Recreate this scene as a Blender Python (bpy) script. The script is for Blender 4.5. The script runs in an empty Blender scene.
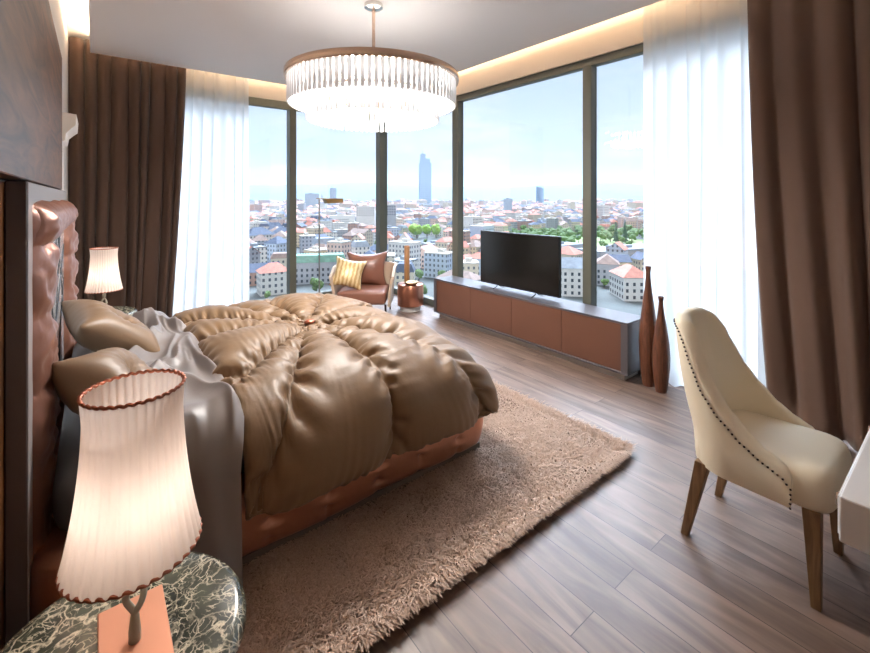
import bpy, bmesh, math, random
import numpy as np
from mathutils import Vector, Matrix, noise
random.seed(7); np.random.seed(7)
sc = bpy.context.scene
COL = sc.collection
PI = math.pi
# ---------------------------------------------------------------- helpers
def tag(o, label=None, cat=None, group=None, kind=None):
    if label: o['label'] = label
    if cat: o['category'] = cat
    if group: o['group'] = group
    if kind: o['kind'] = kind
    return o
def empty(name, loc=(0, 0, 0), rz=0, label=None, cat=None, group=None, kind=None):
    o = bpy.data.objects.new(name, None); COL.objects.link(o)
    o.location = loc; o.rotation_euler = (0, 0, rz); o.empty_display_size = .1
    return tag(o, label, cat, group, kind)
class MB:
    """collects geometry for ONE mesh object"""
    def __init__(s): s.v = []; s.f = []; s.m = []
    def add(s, v, f, mi=0):
        b = len(s.v); s.v += [tuple(p) for p in v]; s.f += [tuple(b+i for i in q) for q in f]; s.m += [mi]*len(f); return s
    def box(s, x0, x1, y0, y1, z0, z1, bev=0, seg=2, mi=0, M=None):
        if bev <= 0:
            v = [(x, y, z) for x in (x0, x1) for y in (y0, y1) for z in (z0, z1)]
            f = [(0,1,3,2),(4,6,7,5),(0,4,5,1),(2,3,7,6),(0,2,6,4),(1,5,7,3)]
        else:
            bm = bmesh.new(); bmesh.ops.create_cube(bm, size=1)
            for q in bm.verts:
                q.co = Vector(((x0+x1)/2+q.co.x*(x1-x0), (y0+y1)/2+q.co.y*(y1-y0), (z0+z1)/2+q.co.z*(z1-z0)))
            bmesh.ops.bevel(bm, geom=bm.edges, offset=bev, segments=seg, affect='EDGES', profile=.5)
            bm.verts.index_update()
            v = [tuple(q.co) for q in bm.verts]; f = [tuple(w.index for w in q.verts) for q in bm.faces]; bm.free()
        if M is not None: v = [tuple(M @ Vector(p)) for p in v]
        return s.add(v, f, mi)
    def lathe(s, prof, seg=32, c=(0, 0, 0), mi=0, rip=None, cap=True):
        v = []; n = len(prof)
        for k in range(seg):
            a = 2*PI*k/seg
            for j, (r, z) in enumerate(prof):
                rr = r*(rip(a, z) if rip else 1)
                v.append((c[0]+rr*math.cos(a), c[1]+rr*math.sin(a), c[2]+z))
        f = [(k*n+j, ((k+1) % seg)*n+j, ((k+1) % seg)*n+j+1, k*n+j+1) for k in range(seg) for j in range(n-1)]
        if cap:
            f.append(tuple(k*n for k in reversed(range(seg)))); f.append(tuple(k*n+n-1 for k in range(seg)))
        return s.add(v, f, mi)
    def tube(s, pts, r, seg=8, mi=0, closed=False, cap=True):
        pts = [Vector(p) for p in pts]; n = len(pts); v = []; up = None
        for i, p in enumerate(pts):
            a = pts[(i-1) % n] if (closed or i > 0) else p
            b = pts[(i+1) % n] if (closed or i < n-1) else p
            t = (b-a).normalized()
            if up is None:
                up = Vector((0, 0, 1)) if abs(t.z) < .9 else Vector((1, 0, 0))
            x = t.cross(up).normalized(); y = x.cross(t).normalized(); up = y
            rr = r[i] if isinstance(r, (list, tuple)) else r
            for k in range(seg):
                q = 2*PI*k/seg; v.append(tuple(p+x*math.cos(q)*rr+y*math.sin(q)*rr))
        m = n if closed else n-1
        f = [(i*seg+k, i*seg+(k+1) % seg, ((i+1) % n)*seg+(k+1) % seg, ((i+1) % n)*seg+k) for i in range(m) for k in range(seg)]
        if cap and not closed:
            f.append(tuple(reversed(range(seg)))); f.append(tuple((n-1)*seg+k for k in range(seg)))
        return s.add(v, f, mi)
    def grid(s, rows, closed_u=False, mi=0, flip=False):
        """rows: list of rows of points"""
        n = len(rows); m = len(rows[0]); v = [p for r in rows for p in r]; f = []
        for i in range(n if closed_u else n-1):
            for j in range(m-1):
                q = (i*m+j, ((i+1) % n)*m+j, ((i+1) % n)*m+j+1, i*m+j+1)
                f.append(q[::-1] if flip else q)
        return s.add(v, f, mi)
    def build(s, name, mats, parent=None, smooth=False, loc=None, rot=None, auto=None, fix=False):
        me = bpy.data.meshes.new(name); me.from_pydata(s.v, [], s.f)
        if not isinstance(mats, (list, tuple)): mats = [mats]
        for m in mats: me.materials.append(m)
        if len(mats) > 1: me.polygons.foreach_set('material_index', s.m)
        if fix:
            bm = bmesh.new(); bm.from_mesh(me); bmesh.ops.recalc_face_normals(bm, faces=bm.faces); bm.to_mesh(me); bm.free()
        me.update()
        if smooth:
            me.shade_smooth()
            if auto: me.set_sharp_from_angle(angle=math.radians(auto))
        o = bpy.data.objects.new(name, me); COL.objects.link(o)
        if parent: o.parent = parent
        if loc: o.location = loc
        if rot: o.rotation_euler = rot
        return o
def kids(o): return [c for c in bpy.data.objects if c.parent == o]
def copy_tree(o, parent=None, loc=None, rz=None):
    c = o.copy(); COL.objects.link(c); c.parent = parent
    for ch in kids(o): copy_tree(ch, c)
    if loc: c.location = loc
    if rz is not None: c.rotation_euler = (0, 0, rz)
    return c
def sub(o, lv=1):
    m = o.modifiers.new('s', 'SUBSURF'); m.levels = lv; m.render_levels = lv; return o
def sr(c):
    c = c/255
    return c/12.92 if c <= .04045 else ((c+.055)/1.055)**2.4
def rgb(r, g, b): return (sr(r), sr(g), sr(b), 1)
# ---------------------------------------------------------------- materials
def M_(name):
    m = bpy.data.materials.new(name); m.use_nodes = True; nt = m.node_tree
    return m, nt, nt.nodes['Principled BSDF']
def N(nt, t, **k):
    n = nt.nodes.new(t)
    for a, b in k.items(): setattr(n, a, b)
    return n
def mat(name, c, rough=.5, metal=0, spec=.5, sheen=0, coat=0, bump=None, var=None, aniso=0):
    m, nt, b = M_(name)
    b.inputs['Base Color'].default_value = c; b.inputs['Roughness'].default_value = rough
    b.inputs['Metallic'].default_value = metal; b.inputs['Specular IOR Level'].default_value = spec
    b.inputs['Sheen Weight'].default_value = sheen; b.inputs['Coat Weight'].default_value = coat
    b.inputs['Coat Roughness'].default_value = .12
    b.inputs['Anisotropic'].default_value = aniso
    if sheen: b.inputs['Sheen Roughness'].default_value = .4
    tc = N(nt, 'ShaderNodeTexCoord')
    if var:   # (scale, amount)
        n = N(nt, 'ShaderNodeTexNoise'); n.inputs['Scale'].default_value = var[0]; n.inputs['Detail'].default_value = 4
        mp = N(nt, 'ShaderNodeMapping'); mp.inputs['Scale'].default_value = var[2] if len(var) > 2 else (1, 1, 1)
        r = N(nt, 'ShaderNodeValToRGB'); a = var[1]
        r.color_ramp.elements[0].position = .3; r.color_ramp.elements[1].position = .7
        r.color_ramp.elements[0].color = tuple(x*(1-a) for x in c[:3])+(1,); r.color_ramp.elements[1].color = tuple(min(1, x*(1+a)) for x in c[:3])+(1,)
        nt.links.new(tc.outputs['Object'], mp.inputs[0]); nt.links.new(mp.outputs[0], n.inputs['Vector'])
        nt.links.new(n.outputs['Fac'], r.inputs[0]); nt.links.new(r.outputs[0], b.inputs['Base Color'])
    if bump:  # (scale, strength, distance)
        n = N(nt, 'ShaderNodeTexNoise'); n.inputs['Scale'].default_value = bump[0]; n.inputs['Detail'].default_value = 3
        u = N(nt, 'ShaderNodeBump'); u.inputs['Strength'].default_value = bump[1]; u.inputs['Distance'].default_value = bump[2]
        nt.links.new(tc.outputs['Object'], n.inputs['Vector']); nt.links.new(n.outputs['Fac'], u.inputs['Height']); nt.links.new(u.outputs[0], b.inputs['Normal'])
    return m
def emit(name, c, s):
    m = bpy.data.materials.new(name); m.use_nodes = True; nt = m.node_tree; nt.nodes.remove(nt.nodes['Principled BSDF'])
    e = N(nt, 'ShaderNodeEmission'); e.inputs[0].default_value = c; e.inputs[1].default_value = s
    nt.links.new(e.outputs[0], nt.nodes['Material Output'].inputs[0]); return m
def glow_glass(name, c, s):
    m = emit(name, c, s); nt = m.node_tree; p = N(nt, 'ShaderNodeBsdfTransparent'); a = N(nt, 'ShaderNodeAddShader')
    e = [q for q in nt.nodes if q.type == 'EMISSION'][0]; nt.links.new(e.outputs[0], a.inputs[0]); nt.links.new(p.outputs[0], a.inputs[1])
    nt.links.new(a.outputs[0], nt.nodes['Material Output'].inputs[0]); return m
def cloth_through(name, c, transl, transp, rough=.9, tc2=None):
    """diffuse + translucent + see-through weave"""
    m = bpy.data.materials.new(name); m.use_nodes = True; nt = m.node_tree; nt.nodes.remove(nt.nodes['Principled BSDF'])
    d = N(nt, 'ShaderNodeBsdfDiffuse'); d.inputs[0].default_value = c
    t = N(nt, 'ShaderNodeBsdfTranslucent'); t.inputs[0].default_value = tc2 or c
    p = N(nt, 'ShaderNodeBsdfTransparent')
    a = N(nt, 'ShaderNodeMixShader'); a.inputs[0].default_value = transl
    q = N(nt, 'ShaderNodeMixShader'); q.inputs[0].default_value = transp
    L = nt.links.new
    L(d.outputs[0], a.inputs[1]); L(t.outputs[0], a.inputs[2]); L(a.outputs[0], q.inputs[1]); L(p.outputs[0], q.inputs[2])
    L(q.outputs[0], nt.nodes['Material Output'].inputs[0]); return m
def floor_mat():
    m, nt, b = M_('floor_planks'); L = nt.links.new
    g = N(nt, 'ShaderNodeNewGeometry'); sp = N(nt, 'ShaderNodeSeparateXYZ'); L(g.outputs['Position'], sp.inputs[0])
    def add(o, v):
        a = N(nt, 'ShaderNodeMath', operation='ADD'); L(o, a.inputs[0]); a.inputs[1].default_value = v; return a.outputs[0]
    cb = N(nt, 'ShaderNodeCombineXYZ'); L(add(sp.outputs[1], 5.96), cb.inputs[0]); L(add(sp.outputs[0], 2.823), cb.inputs[1])
    br = N(nt, 'ShaderNodeTexBrick'); br.offset = .5; br.offset_frequency = 2
    br.inputs['Scale'].default_value = 1; br.inputs['Brick Width'].default_value = 1.7; br.inputs['Row Height'].default_value = .14
    br.inputs['Mortar Size'].default_value = .0016; br.inputs['Mortar Smooth'].default_value = .1; br.inputs['Bias'].default_value = 0
    br.inputs['Color1'].default_value = (0, 0, 0, 1); br.inputs['Color2'].default_value = (1, 1, 1, 1); br.inputs['Mortar'].default_value = (.5, .5, .5, 1)
    L(cb.outputs[0], br.inputs['Vector'])
    # grain, shifted per plank
    mp = N(nt, 'ShaderNodeVectorMath', operation='MULTIPLY'); L(g.outputs['Position'], mp.inputs[0]); mp.inputs[1].default_value = (5.5, .9, 1)
    ad = N(nt, 'ShaderNodeVectorMath', operation='ADD'); L(mp.outputs[0], ad.inputs[0])
    sc_ = N(nt, 'ShaderNodeVectorMath', operation='SCALE'); L(br.outputs['Color'], sc_.inputs[0]); sc_.inputs['Scale'].default_value = 7; L(sc_.outputs[0], ad.inputs[1])
    n1 = N(nt, 'ShaderNodeTexNoise'); n1.inputs['Scale'].default_value = 1.7; n1.inputs['Detail'].default_value = 5; n1.inputs['Roughness'].default_value = .52; n1.inputs['Distortion'].default_value = 1.6
    L(ad.outputs[0], n1.inputs['Vector'])
    r1 = N(nt, 'ShaderNodeValToRGB'); e = r1.color_ramp.elements
    e[0].position = .28; e[0].color = rgb(92, 75, 66); e[1].position = .72; e[1].color = rgb(142, 121, 108)
    L(n1.outputs['Fac'], r1.inputs[0])
    r2 = N(nt, 'ShaderNodeValToRGB'); e = r2.color_ramp.elements
    e[0].color = (.80, .79, .78, 1); e[1].color = (1.12, 1.12, 1.13, 1); L(br.outputs['Color'], r2.inputs[0])
    mx = N(nt, 'ShaderNodeMix', data_type='RGBA', blend_type='MULTIPLY'); mx.inputs[0].default_value = 1
    L(r1.outputs[0], mx.inputs[6]); L(r2.outputs[0], mx.inputs[7])
    m2 = N(nt, 'ShaderNodeMix', data_type='RGBA'); L(br.outputs['Fac'], m2.inputs[0]); L(mx.outputs[2], m2.inputs[6]); m2.inputs[7].default_value = rgb(52, 42, 38)
    L(m2.outputs[2], b.inputs['Base Color'])
    rr = N(nt, 'ShaderNodeMapRange'); L(n1.outputs['Fac'], rr.inputs[0]); rr.inputs[3].default_value = .46; rr.inputs[4].default_value = .36
    L(rr.outputs[0], b.inputs['Roughness']); b.inputs['Specular IOR Level'].default_value = .42
    bu = N(nt, 'ShaderNodeBump'); bu.inputs['Strength'].default_value = .25; bu.inputs['Distance'].default_value = .002
    iv = N(nt, 'ShaderNodeMath', operation='SUBTRACT'); L(n1.outputs['Fac'], iv.inputs[0]); L(br.outputs['Fac'], iv.inputs[1]); L(iv.outputs[0], bu.inputs['Height']); L(bu.outputs[0], b.inputs['Normal'])
    return m
def wood_mat(name, c1, c2, scale=(1, 1, .15), rough=.4, sc_=9, coat=0, dist=2.):
    m, nt, b = M_(name); L = nt.links.new
    tc = N(nt, 'ShaderNodeTexCoord'); mp = N(nt, 'ShaderNodeMapping'); mp.inputs['Scale'].default_value = scale
    n1 = N(nt, 'ShaderNodeTexNoise'); n1.inputs['Scale'].default_value = sc_; n1.inputs['Detail'].default_value = 6; n1.inputs['Distortion'].default_value = dist
    r = N(nt, 'ShaderNodeValToRGB'); r.color_ramp.elements[0].position = .3; r.color_ramp.elements[1].position = .72
    r.color_ramp.elements[0].color = c1; r.color_ramp.elements[1].color = c2
    L(tc.outputs['Object'], mp.inputs[0]); L(mp.outputs[0], n1.inputs['Vector']); L(n1.outputs['Fac'], r.inputs[0]); L(r.outputs[0], b.inputs['Base Color'])
    b.inputs['Roughness'].default_value = rough; b.inputs['Coat Weight'].default_value = coat; b.inputs['Coat Roughness'].default_value = .1
    return m
def marble_mat():
    m, nt, b = M_('green_marble'); L = nt.links.new
    tc = N(nt, 'ShaderNodeTexCoord')
    nz = N(nt, 'ShaderNodeTexNoise'); nz.inputs['Scale'].default_value = 8; nz.inputs['Detail'].default_value = 8
    L(tc.outputs['Object'], nz.inputs['Vector'])
    s1 = N(nt, 'ShaderNodeVectorMath', operation='SCALE'); s1.inputs['Scale'].default_value = .16; L(nz.outputs['Color'], s1.inputs[0])
    a1 = N(nt, 'ShaderNodeVectorMath', operation='ADD'); L(tc.outputs['Object'], a1.inputs[0]); L(s1.outputs[0], a1.inputs[1])
    outs = []
    for scl, w in ((26, .06), (60, .07), (11, .03)):
        v = N(nt, 'ShaderNodeTexVoronoi', feature='DISTANCE_TO_EDGE'); v.inputs['Scale'].default_value = scl; L(a1.outputs[0], v.inputs['Vector'])
        mr = N(nt, 'ShaderNodeMapRange'); mr.inputs[1].default_value = 0; mr.inputs[2].default_value = w; mr.inputs[3].default_value = 1; mr.inputs[4].default_value = 0
        L(v.outputs['Distance'], mr.inputs[0])
        n2 = N(nt, 'ShaderNodeTexNoise'); n2.inputs['Scale'].default_value = scl*.55; n2.inputs['Detail'].default_value = 3; L(tc.outputs['Object'], n2.inputs['Vector'])
        m3 = N(nt, 'ShaderNodeMapRange'); m3.inputs[1].default_value = .44; m3.inputs[2].default_value = .60; L(n2.outputs['Fac'], m3.inputs[0])
        mu = N(nt, 'ShaderNodeMath', operation='MULTIPLY'); L(mr.outputs[0], mu.inputs[0]); L(m3.outputs[0], mu.inputs[1]); outs.append(mu.outputs[0])
    mx = N(nt, 'ShaderNodeMath', operation='MAXIMUM'); L(outs[0], mx.inputs[0]); L(outs[1], mx.inputs[1])
    mx2 = N(nt, 'ShaderNodeMath', operation='MAXIMUM'); L(mx.outputs[0], mx2.inputs[0]); L(outs[2], mx2.inputs[1])
    rb = N(nt, 'ShaderNodeValToRGB'); rb.color_ramp.elements[0].position = .35; rb.color_ramp.elements[1].position = .7
    rb.color_ramp.elements[0].color = rgb(38, 42, 34); rb.color_ramp.elements[1].color = rgb(88, 92, 78); L(nz.outputs['Fac'], rb.inputs[0])
    cm = N(nt, 'ShaderNodeMix', data_type='RGBA'); L(mx2.outputs[0], cm.inputs[0]); L(rb.outputs[0], cm.inputs[6]); cm.inputs[7].default_value = rgb(226, 216, 190)
    L(cm.outputs[2], b.inputs['Base Color']); b.inputs['Roughness'].default_value = .16
    return m
def glass_pane_mat():
    m = bpy.data.materials.new('window_glass'); m.use_nodes = True; nt = m.node_tree; nt.nodes.remove(nt.nodes['Principled BSDF']); L = nt.links.new
    t = N(nt, 'ShaderNodeBsdfTransparent'); t.inputs[0].default_value = (.97, .985, 1, 1)
    g = N(nt, 'ShaderNodeBsdfGlossy'); g.inputs['Roughness'].default_value = 0
    f = N(nt, 'ShaderNodeLayerWeight'); f.inputs[0].default_value = .5
    pw = N(nt, 'ShaderNodeMath', operation='POWER'); L(f.outputs['Facing'], pw.inputs[0]); pw.inputs[1].default_value = 5
    mu = N(nt, 'ShaderNodeMath', operation='MULTIPLY_ADD'); L(pw.outputs[0], mu.inputs[0]); mu.inputs[1].default_value = .5; mu.inputs[2].default_value = .035
    mx = N(nt, 'ShaderNodeMixShader'); L(mu.outputs[0], mx.inputs[0]); L(t.outputs[0], mx.inputs[1]); L(g.outputs[0], mx.inputs[2])
    L(mx.outputs[0], nt.nodes['Material Output'].inputs[0]); return m
def stripe_fabric(name, c1, c2):
    m, nt, b = M_(name); L = nt.links.new
    tc = N(nt, 'ShaderNodeTexCoord'); w = N(nt, 'ShaderNodeTexWave'); w.bands_direction = 'X'; w.inputs['Scale'].default_value = 6; w.inputs['Distortion'].default_value = 2.5; w.inputs['Detail'].default_value = 2; w.inputs['Detail Scale'].default_value = 3
    L(tc.outputs['Object'], w.inputs['Vector']); r = N(nt, 'ShaderNodeValToRGB'); r.color_ramp.elements[0].color = c1; r.color_ramp.elements[1].color = c2
    r.color_ramp.elements[0].position = .35; r.color_ramp.elements[1].position = .6
    L(w.outputs['Fac'], r.inputs[0]); L(r.outputs[0], b.inputs['Base Color']); b.inputs['Roughness'].default_value = .45; b.inputs['Metallic'].default_value = .3
    return m
floor_m = floor_mat()
m_wall = mat('white_wall_paint', rgb(232, 226, 220), .7)
m_ceil = mat('ceiling_paint', rgb(238, 231, 227), .85)
m_header = mat('header_paint', rgb(225, 212, 196), .8)
m_frame = mat('window_frame_grey', rgb(92, 92, 80), .45)
m_glass = glass_pane_mat()
m_sheer = cloth_through('white_sheer', (.95, .95, .94, 1), .72, .13)
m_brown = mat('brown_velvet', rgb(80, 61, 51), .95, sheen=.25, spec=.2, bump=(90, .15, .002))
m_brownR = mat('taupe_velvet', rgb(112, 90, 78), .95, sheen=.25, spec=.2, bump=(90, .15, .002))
m_satin = mat('gold_brown_satin', rgb(124, 97, 68), .49, spec=.5, sheen=.10, bump=(14, .25, .01))
m_pillow = mat('beige_satin', rgb(134, 108, 82), .44, spec=.5, sheen=.10, bump=(16, .2, .008))
m_copper_satin = mat('copper_satin', rgb(198, 142, 116), .3, metal=.7, spec=.6, bump=(9, .3, .02))
m_headpink = mat('rose_copper_satin', rgb(146, 101, 83), .36, metal=.45, spec=.6, bump=(11, .25, .015))
m_grey = mat('grey_satin', rgb(134, 127, 125), .44, spec=.5, sheen=.1, bump=(10, .2, .01))
m_sheetblue = mat('slate_sheet', rgb(84, 88, 94), .6)
m_copper = mat('copper_metal', rgb(196, 136, 112), .3, metal=1)
m_copperplate = mat('brushed_copper_plate', rgb(226, 164, 134), .5, metal=.6)
m_coppertrim = mat('copper_trim', rgb(176, 108, 84), .35, metal=.7)
m_chrome = mat('polished_chrome', rgb(220, 215, 210), .08, metal=1)
m_rose = mat('champagne_metal', rgb(214, 188, 168), .26, metal=.75)
m_marble = marble_mat()
m_lacq = mat('taupe_lacquer', rgb(84, 75, 76), .35, coat=.3)
m_lacqlight = mat('pale_grey_lacquer', rgb(176, 172, 172), .3, coat=.3)
m_panelgrey = mat('silver_grey_panel', rgb(190, 194, 200), .2, spec=.6, coat=.5)
m_inlay = mat('dark_inlay', rgb(48, 46, 46), .3)
m_walnut = wood_mat('dark_walnut', rgb(40, 23, 13), rgb(122, 80, 46), (3, .8, 5), .42, 2.2, coat=.12)
m_vene = wood_mat('amber_veneer', rgb(60, 34, 16), rgb(140, 88, 46), (3, 3, .6), .3, 5, coat=.4)
m_vase = wood_mat('reddish_wood', rgb(76, 44, 30), rgb(120, 76, 54), (1, 1, .12), .4, 30)
m_leg = wood_mat('oak_leg', rgb(108, 80, 52), rgb(148, 116, 80), (1, 1, .1), .5, 30)
m_cab = mat('grey_cabinet_lacquer', rgb(90, 86, 90), .35)
m_cabdoor = mat('copper_leather_front', rgb(108, 72, 56), .38, spec=.5, var=(3, .06), bump=(160, .1, .001))
m_plinth = mat('pale_plinth', rgb(196, 190, 184), .4)
m_tvblack = mat('tv_black', rgb(16, 16, 16), .35)
m_screen = mat('tv_screen', rgb(20, 19, 17), .16, spec=.5)
m_cream = mat('cream_leather', rgb(248, 235, 208), .45, spec=.4, bump=(220, .06, .001))
m_creamout = mat('cream_leather_back', rgb(232, 216, 186), .45, spec=.4, bump=(220, .06, .001))
m_nail = mat('dark_bronze_nail', rgb(60, 42, 32), .35, metal=.8)
m_white = mat('white_lacquer', rgb(248, 247, 246), .25, coat=.4)
m_leather = mat('brown_leather', rgb(130, 86, 70), .36, spec=.5, bump=(60, .12, .003))
m_linen = mat('beige_shell_fabric', rgb(190, 168, 146), .8)
m_brass = mat('aged_brass', rgb(150, 124, 84), .35, metal=.8)
m_steel = mat('satin_steel', rgb(150, 146, 140), .35, metal=.9)
m_cush = stripe_fabric('gold_striped_satin', rgb(190, 154, 100), rgb(224, 202, 156))
m_shade = cloth_through('pleated_lamp_fabric', rgb(238, 226, 218), .42, .0)
m_stem = mat('grey_green_stone', rgb(176, 172, 154), .4)
m_rug = mat('rug_fibre', rgb(180, 154, 136), .9, spec=.1, var=(170, .22))
m_rugbase = mat('rug_backing', rgb(138, 116, 102), .95, spec=.1)
m_warm = emit('warm_led', (1, .80, .56, 1), 55)
m_bulb = glow_glass('bulb_glow', (1, .86, .74, 1), 3.2)
m_cbulb = glow_glass('chandelier_bulb', (1, .96, .92, 1), 18)
m_rod = cloth_through('frosted_glass_rod', (.90, .90, .91, 1), .16, .06)
m_wbase = mat('clear_acrylic', rgb(210, 206, 202), .15, spec=.6)
HAZE = 0.00007
SKY, SKY_LOBE, SUN, EXPO = 0.66, 26.0, 1.0, 0.5
CHW = 27
# ================================================================ SOFT GOODS
# a small position based cloth solver: the comforter, blanket, pillows and cushions are
# puffed up / draped here from flat panels before they become meshes
def cross3(a, b):
    return np.stack([a[:, 1]*b[:, 2]-a[:, 2]*b[:, 1], a[:, 2]*b[:, 0]-a[:, 0]*b[:, 2], a[:, 0]*b[:, 1]-a[:, 1]*b[:, 0]], 1)
class Cloth:
    def __init__(s, P, quads, fixed, edges, rest, bend=None, hull=None):
        s.P = P.astype(float); s.V = np.zeros_like(s.P); s.q = quads; s.w = np.where(fixed, 0., 1.)
        s.e = edges; s.L = rest; s.n = len(P); s.hull = hull; s.bend = bend
        s.cnt = np.maximum(np.bincount(edges.ravel(), minlength=s.n).astype(float), 1)
    def acc(s, idx, val):
        return np.stack([np.bincount(idx, val[:, k], s.n) for k in range(3)], 1)
    def normals(s):
        q = s.q; P = s.P; nf = cross3(P[q[:, 2]]-P[q[:, 0]], P[q[:, 3]]-P[q[:, 1]])
        M = s.acc(q.T.ravel(), np.tile(nf, (4, 1)))
        return M/(np.linalg.norm(M, axis=1, keepdims=True)+1e-12)
    def step(s, dt, press, iters, g=-9.8, damp=.02, bendk=.1, comp=1.0):
        acc = np.zeros_like(s.P); acc[:, 2] = g
        if press is not None: acc += s.normals()*press
        s.V += dt*acc*s.w[:, None]; s.V *= (1-damp)
        X = s.P+dt*s.V*s.w[:, None]
        i, j = s.e[:, 0], s.e[:, 1]; wi, wj = s.w[i], s.w[j]; ws = wi+wj; ws = np.where(ws == 0, 1, ws)
        ij = np.concatenate([i, j])
        for it in range(iters):
            d = X[j]-X[i]; l = np.sqrt((d*d).sum(1))+1e-9; c = l-s.L
            corr = (np.where(c > 0, 1.0, comp)*c/l/ws)[:, None]*d
            X = X+1.6*s.acc(ij, np.concatenate([corr*wi[:, None], -corr*wj[:, None]]))/s.cnt[:, None]
            if s.bend is not None:
                a, b, m = s.bend.T; r = (X[a]+X[b])/2-X[m]
                X = X+(bendk*s.w)[:, None]*s.acc(np.concatenate([m, a, b]), np.concatenate([r*.5, r*-.25, r*-.25]))
            if s.hull is not None:
                for f, off in s.hull:
                    dd, gg = f(X); X = X+gg*(np.maximum(off-dd, 0)*(s.w > 0))[:, None]
        s.V = (X-s.P)/dt; s.P = X
        sp = np.linalg.norm(s.V, axis=1); s.V *= np.minimum(1, 3.0/np.maximum(sp, 1e-9))[:, None]
def rounded_box(lo, hi, r):
    c = (np.array(lo)+np.array(hi))/2; h = (np.array(hi)-np.array(lo))/2-r
    def f(X):
        q = np.abs(X-c)-h; o = np.maximum(q, 0); ln = np.sqrt((o*o).sum(1))
        d = ln+np.minimum(q.max(1), 0)-r
        g = np.where(ln[:, None] > 1e-9, o/np.maximum(ln, 1e-9)[:, None], 0)
        m = ln <= 1e-9
        if m.any():
            k = q[m].argmax(1); gg = np.zeros((m.sum(), 3)); gg[np.arange(m.sum()), k] = 1; g[m] = gg
        return d, g*np.sign(X-c+1e-12)
    return f
def fall(t, edge, r, flare):
    s0 = edge-r
    if t <= s0: return t, 0.
    a = (t-s0)/r
    if a < PI/2: return s0+r*math.sin(a), -(r-r*math.cos(a))
    rem = t-s0-r*PI/2
    return edge+flare*rem, -r-rem
def solve_comforter():
    random.seed(3); np.random.seed(3)
    cx, cy = 1.115, 2.75; U0, U1, V0, V1 = .44, 2.12, 1.30, 4.15
    S = [18, 60, 95, 117, 140, 177, 228, 243, 269, 294, 326]; NS = len(S)
    X1, Y0, Y1, ZT, R_ = 1.74, 1.74, 3.68, .60, .20
    def drape(u, v):
        x, dz1 = fall(u, X1, R_, .06)
        y, dz2 = fall(v, Y1, R_, .06) if v > 2.7 else (lambda p: (-p[0], p[1]))(fall(-v, -Y0, R_, .06))
        dz = -math.hypot(dz1, dz2) if dz1 < 0 and dz2 < 0 else dz1+dz2
        dz = max(dz, -HEM); o = .03
        fx = min(1, max(0, (u-1.6)/.15)); fy = min(1, max(0, (1.9-v)/.15)); fz = min(1, max(0, (v-3.5)/.15))
        return (x+o*fx, y-o*fy+o*fz, ZT+dz+.01)
    def reach(a):
        dx, dy = math.cos(a), math.sin(a); t = 1e9
        if dx > 1e-6: t = min(t, (U1-cx)/dx)
        if dx < -1e-6: t = min(t, (U0-cx)/dx)
        if dy > 1e-6: t = min(t, (V1-cy)/dy)
        if dy < -1e-6: t = min(t, (V0-cy)/dy)
        x, y = cx+t*dx, cy+t*dy; rc = .22; ux, uy = U1-rc, (V1-rc if dy > 0 else V0+rc)
        if x > ux and ((dy > 0 and y > uy) or (dy < 0 and y < uy)):
            ox, oy = cx-ux, cy-uy; b = ox*dx+oy*dy; disc = b*b-(ox*ox+oy*oy-rc*rc)
            if disc > 0: t = -b+math.sqrt(disc)
        return t
    ang = []; seam = []; frac = []
    for i in range(NS):
        a0 = math.radians(S[i]); a1 = math.radians(S[(i+1) % NS]+(360 if i == NS-1 else 0)); n = 400
        A = [a0+(a1-a0)*k/n for k in range(n+1)]
        pts = np.array([(reach(a)*math.cos(a), reach(a)*math.sin(a)) for a in A])
        cum = np.concatenate([[0], np.cumsum(np.linalg.norm(np.diff(pts, axis=0), axis=1))])
        m = max(10, round(cum[-1]/.028))
        for j in range(m):
            k = .7*np.interp(cum[-1]*j/m, cum, np.arange(n+1))/n+.3*j/m
            ang.append(a0+(a1-a0)*k); seam.append(j == 0); frac.append(j/m)
    NA = len(ang); NR = 58; rs = np.array([((j+1)/NR)**.95 for j in range(NR)])
    VI = lambda i, j: 1+j*NA+i % NA
    UV = np.zeros((NA*NR+1, 2)); UV[0] = (cx, cy)
    for i, a in enumerate(ang):
        r = reach(a)
        for j in range(NR): UV[VI(i, j)] = (cx+r*rs[j]*math.cos(a), cy+r*rs[j]*math.sin(a))
    D = np.array([drape(*p) for p in UV]); fixed = np.zeros(len(D), bool); fixed[0] = True
    for i in range(NA):
        if seam[i]:
            for j in range(NR): fixed[VI(i, j)] = True
        fixed[VI(i, NR-1)] = True; fixed[VI(i, 0)] = True
    quads = []; edges = []; sc_ = []; bend = []; sx = 1.02; srad = 1.24
    def E_(a, b, s): edges.append((a, b)); sc_.append(s)
    for i in range(NA):
        f = min(frac[i], 1-frac[i])*2; q = 1+(srad-1)*(.35+.65*(1-f))
        for j in range(NR):
            if j < NR-1:
                quads.append((VI(i, j), VI(i, j+1), VI(i+1, j+1), VI(i+1, j)))
                if not seam[i]: E_(VI(i, j), VI(i, j+1), q)
                E_(VI(i, j), VI(i+1, j+1), (q+sx)/2); E_(VI(i+1, j), VI(i, j+1), (q+sx)/2)
            E_(VI(i, j), VI(i+1, j), sx+.2*max(0, (rs[j]-.8)/.2))
            if 0 < j < NR-1: bend.append((VI(i, j-1), VI(i, j+1), VI(i, j)))
            if not seam[i]: bend.append((VI(i-1, j), VI(i+1, j), VI(i, j)))
    edges = np.array(edges); rest = np.linalg.norm(D[edges[:, 0]]-D[edges[:, 1]], axis=1)*np.array(sc_)
    P = D.copy(); P[:, 2] += np.where(fixed, 0, .01+.02*np.random.rand(len(P)))
    for i in range(NA):
        if seam[i]:
            for j in range(NR): P[VI(i, j), 2] += .012
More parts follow.
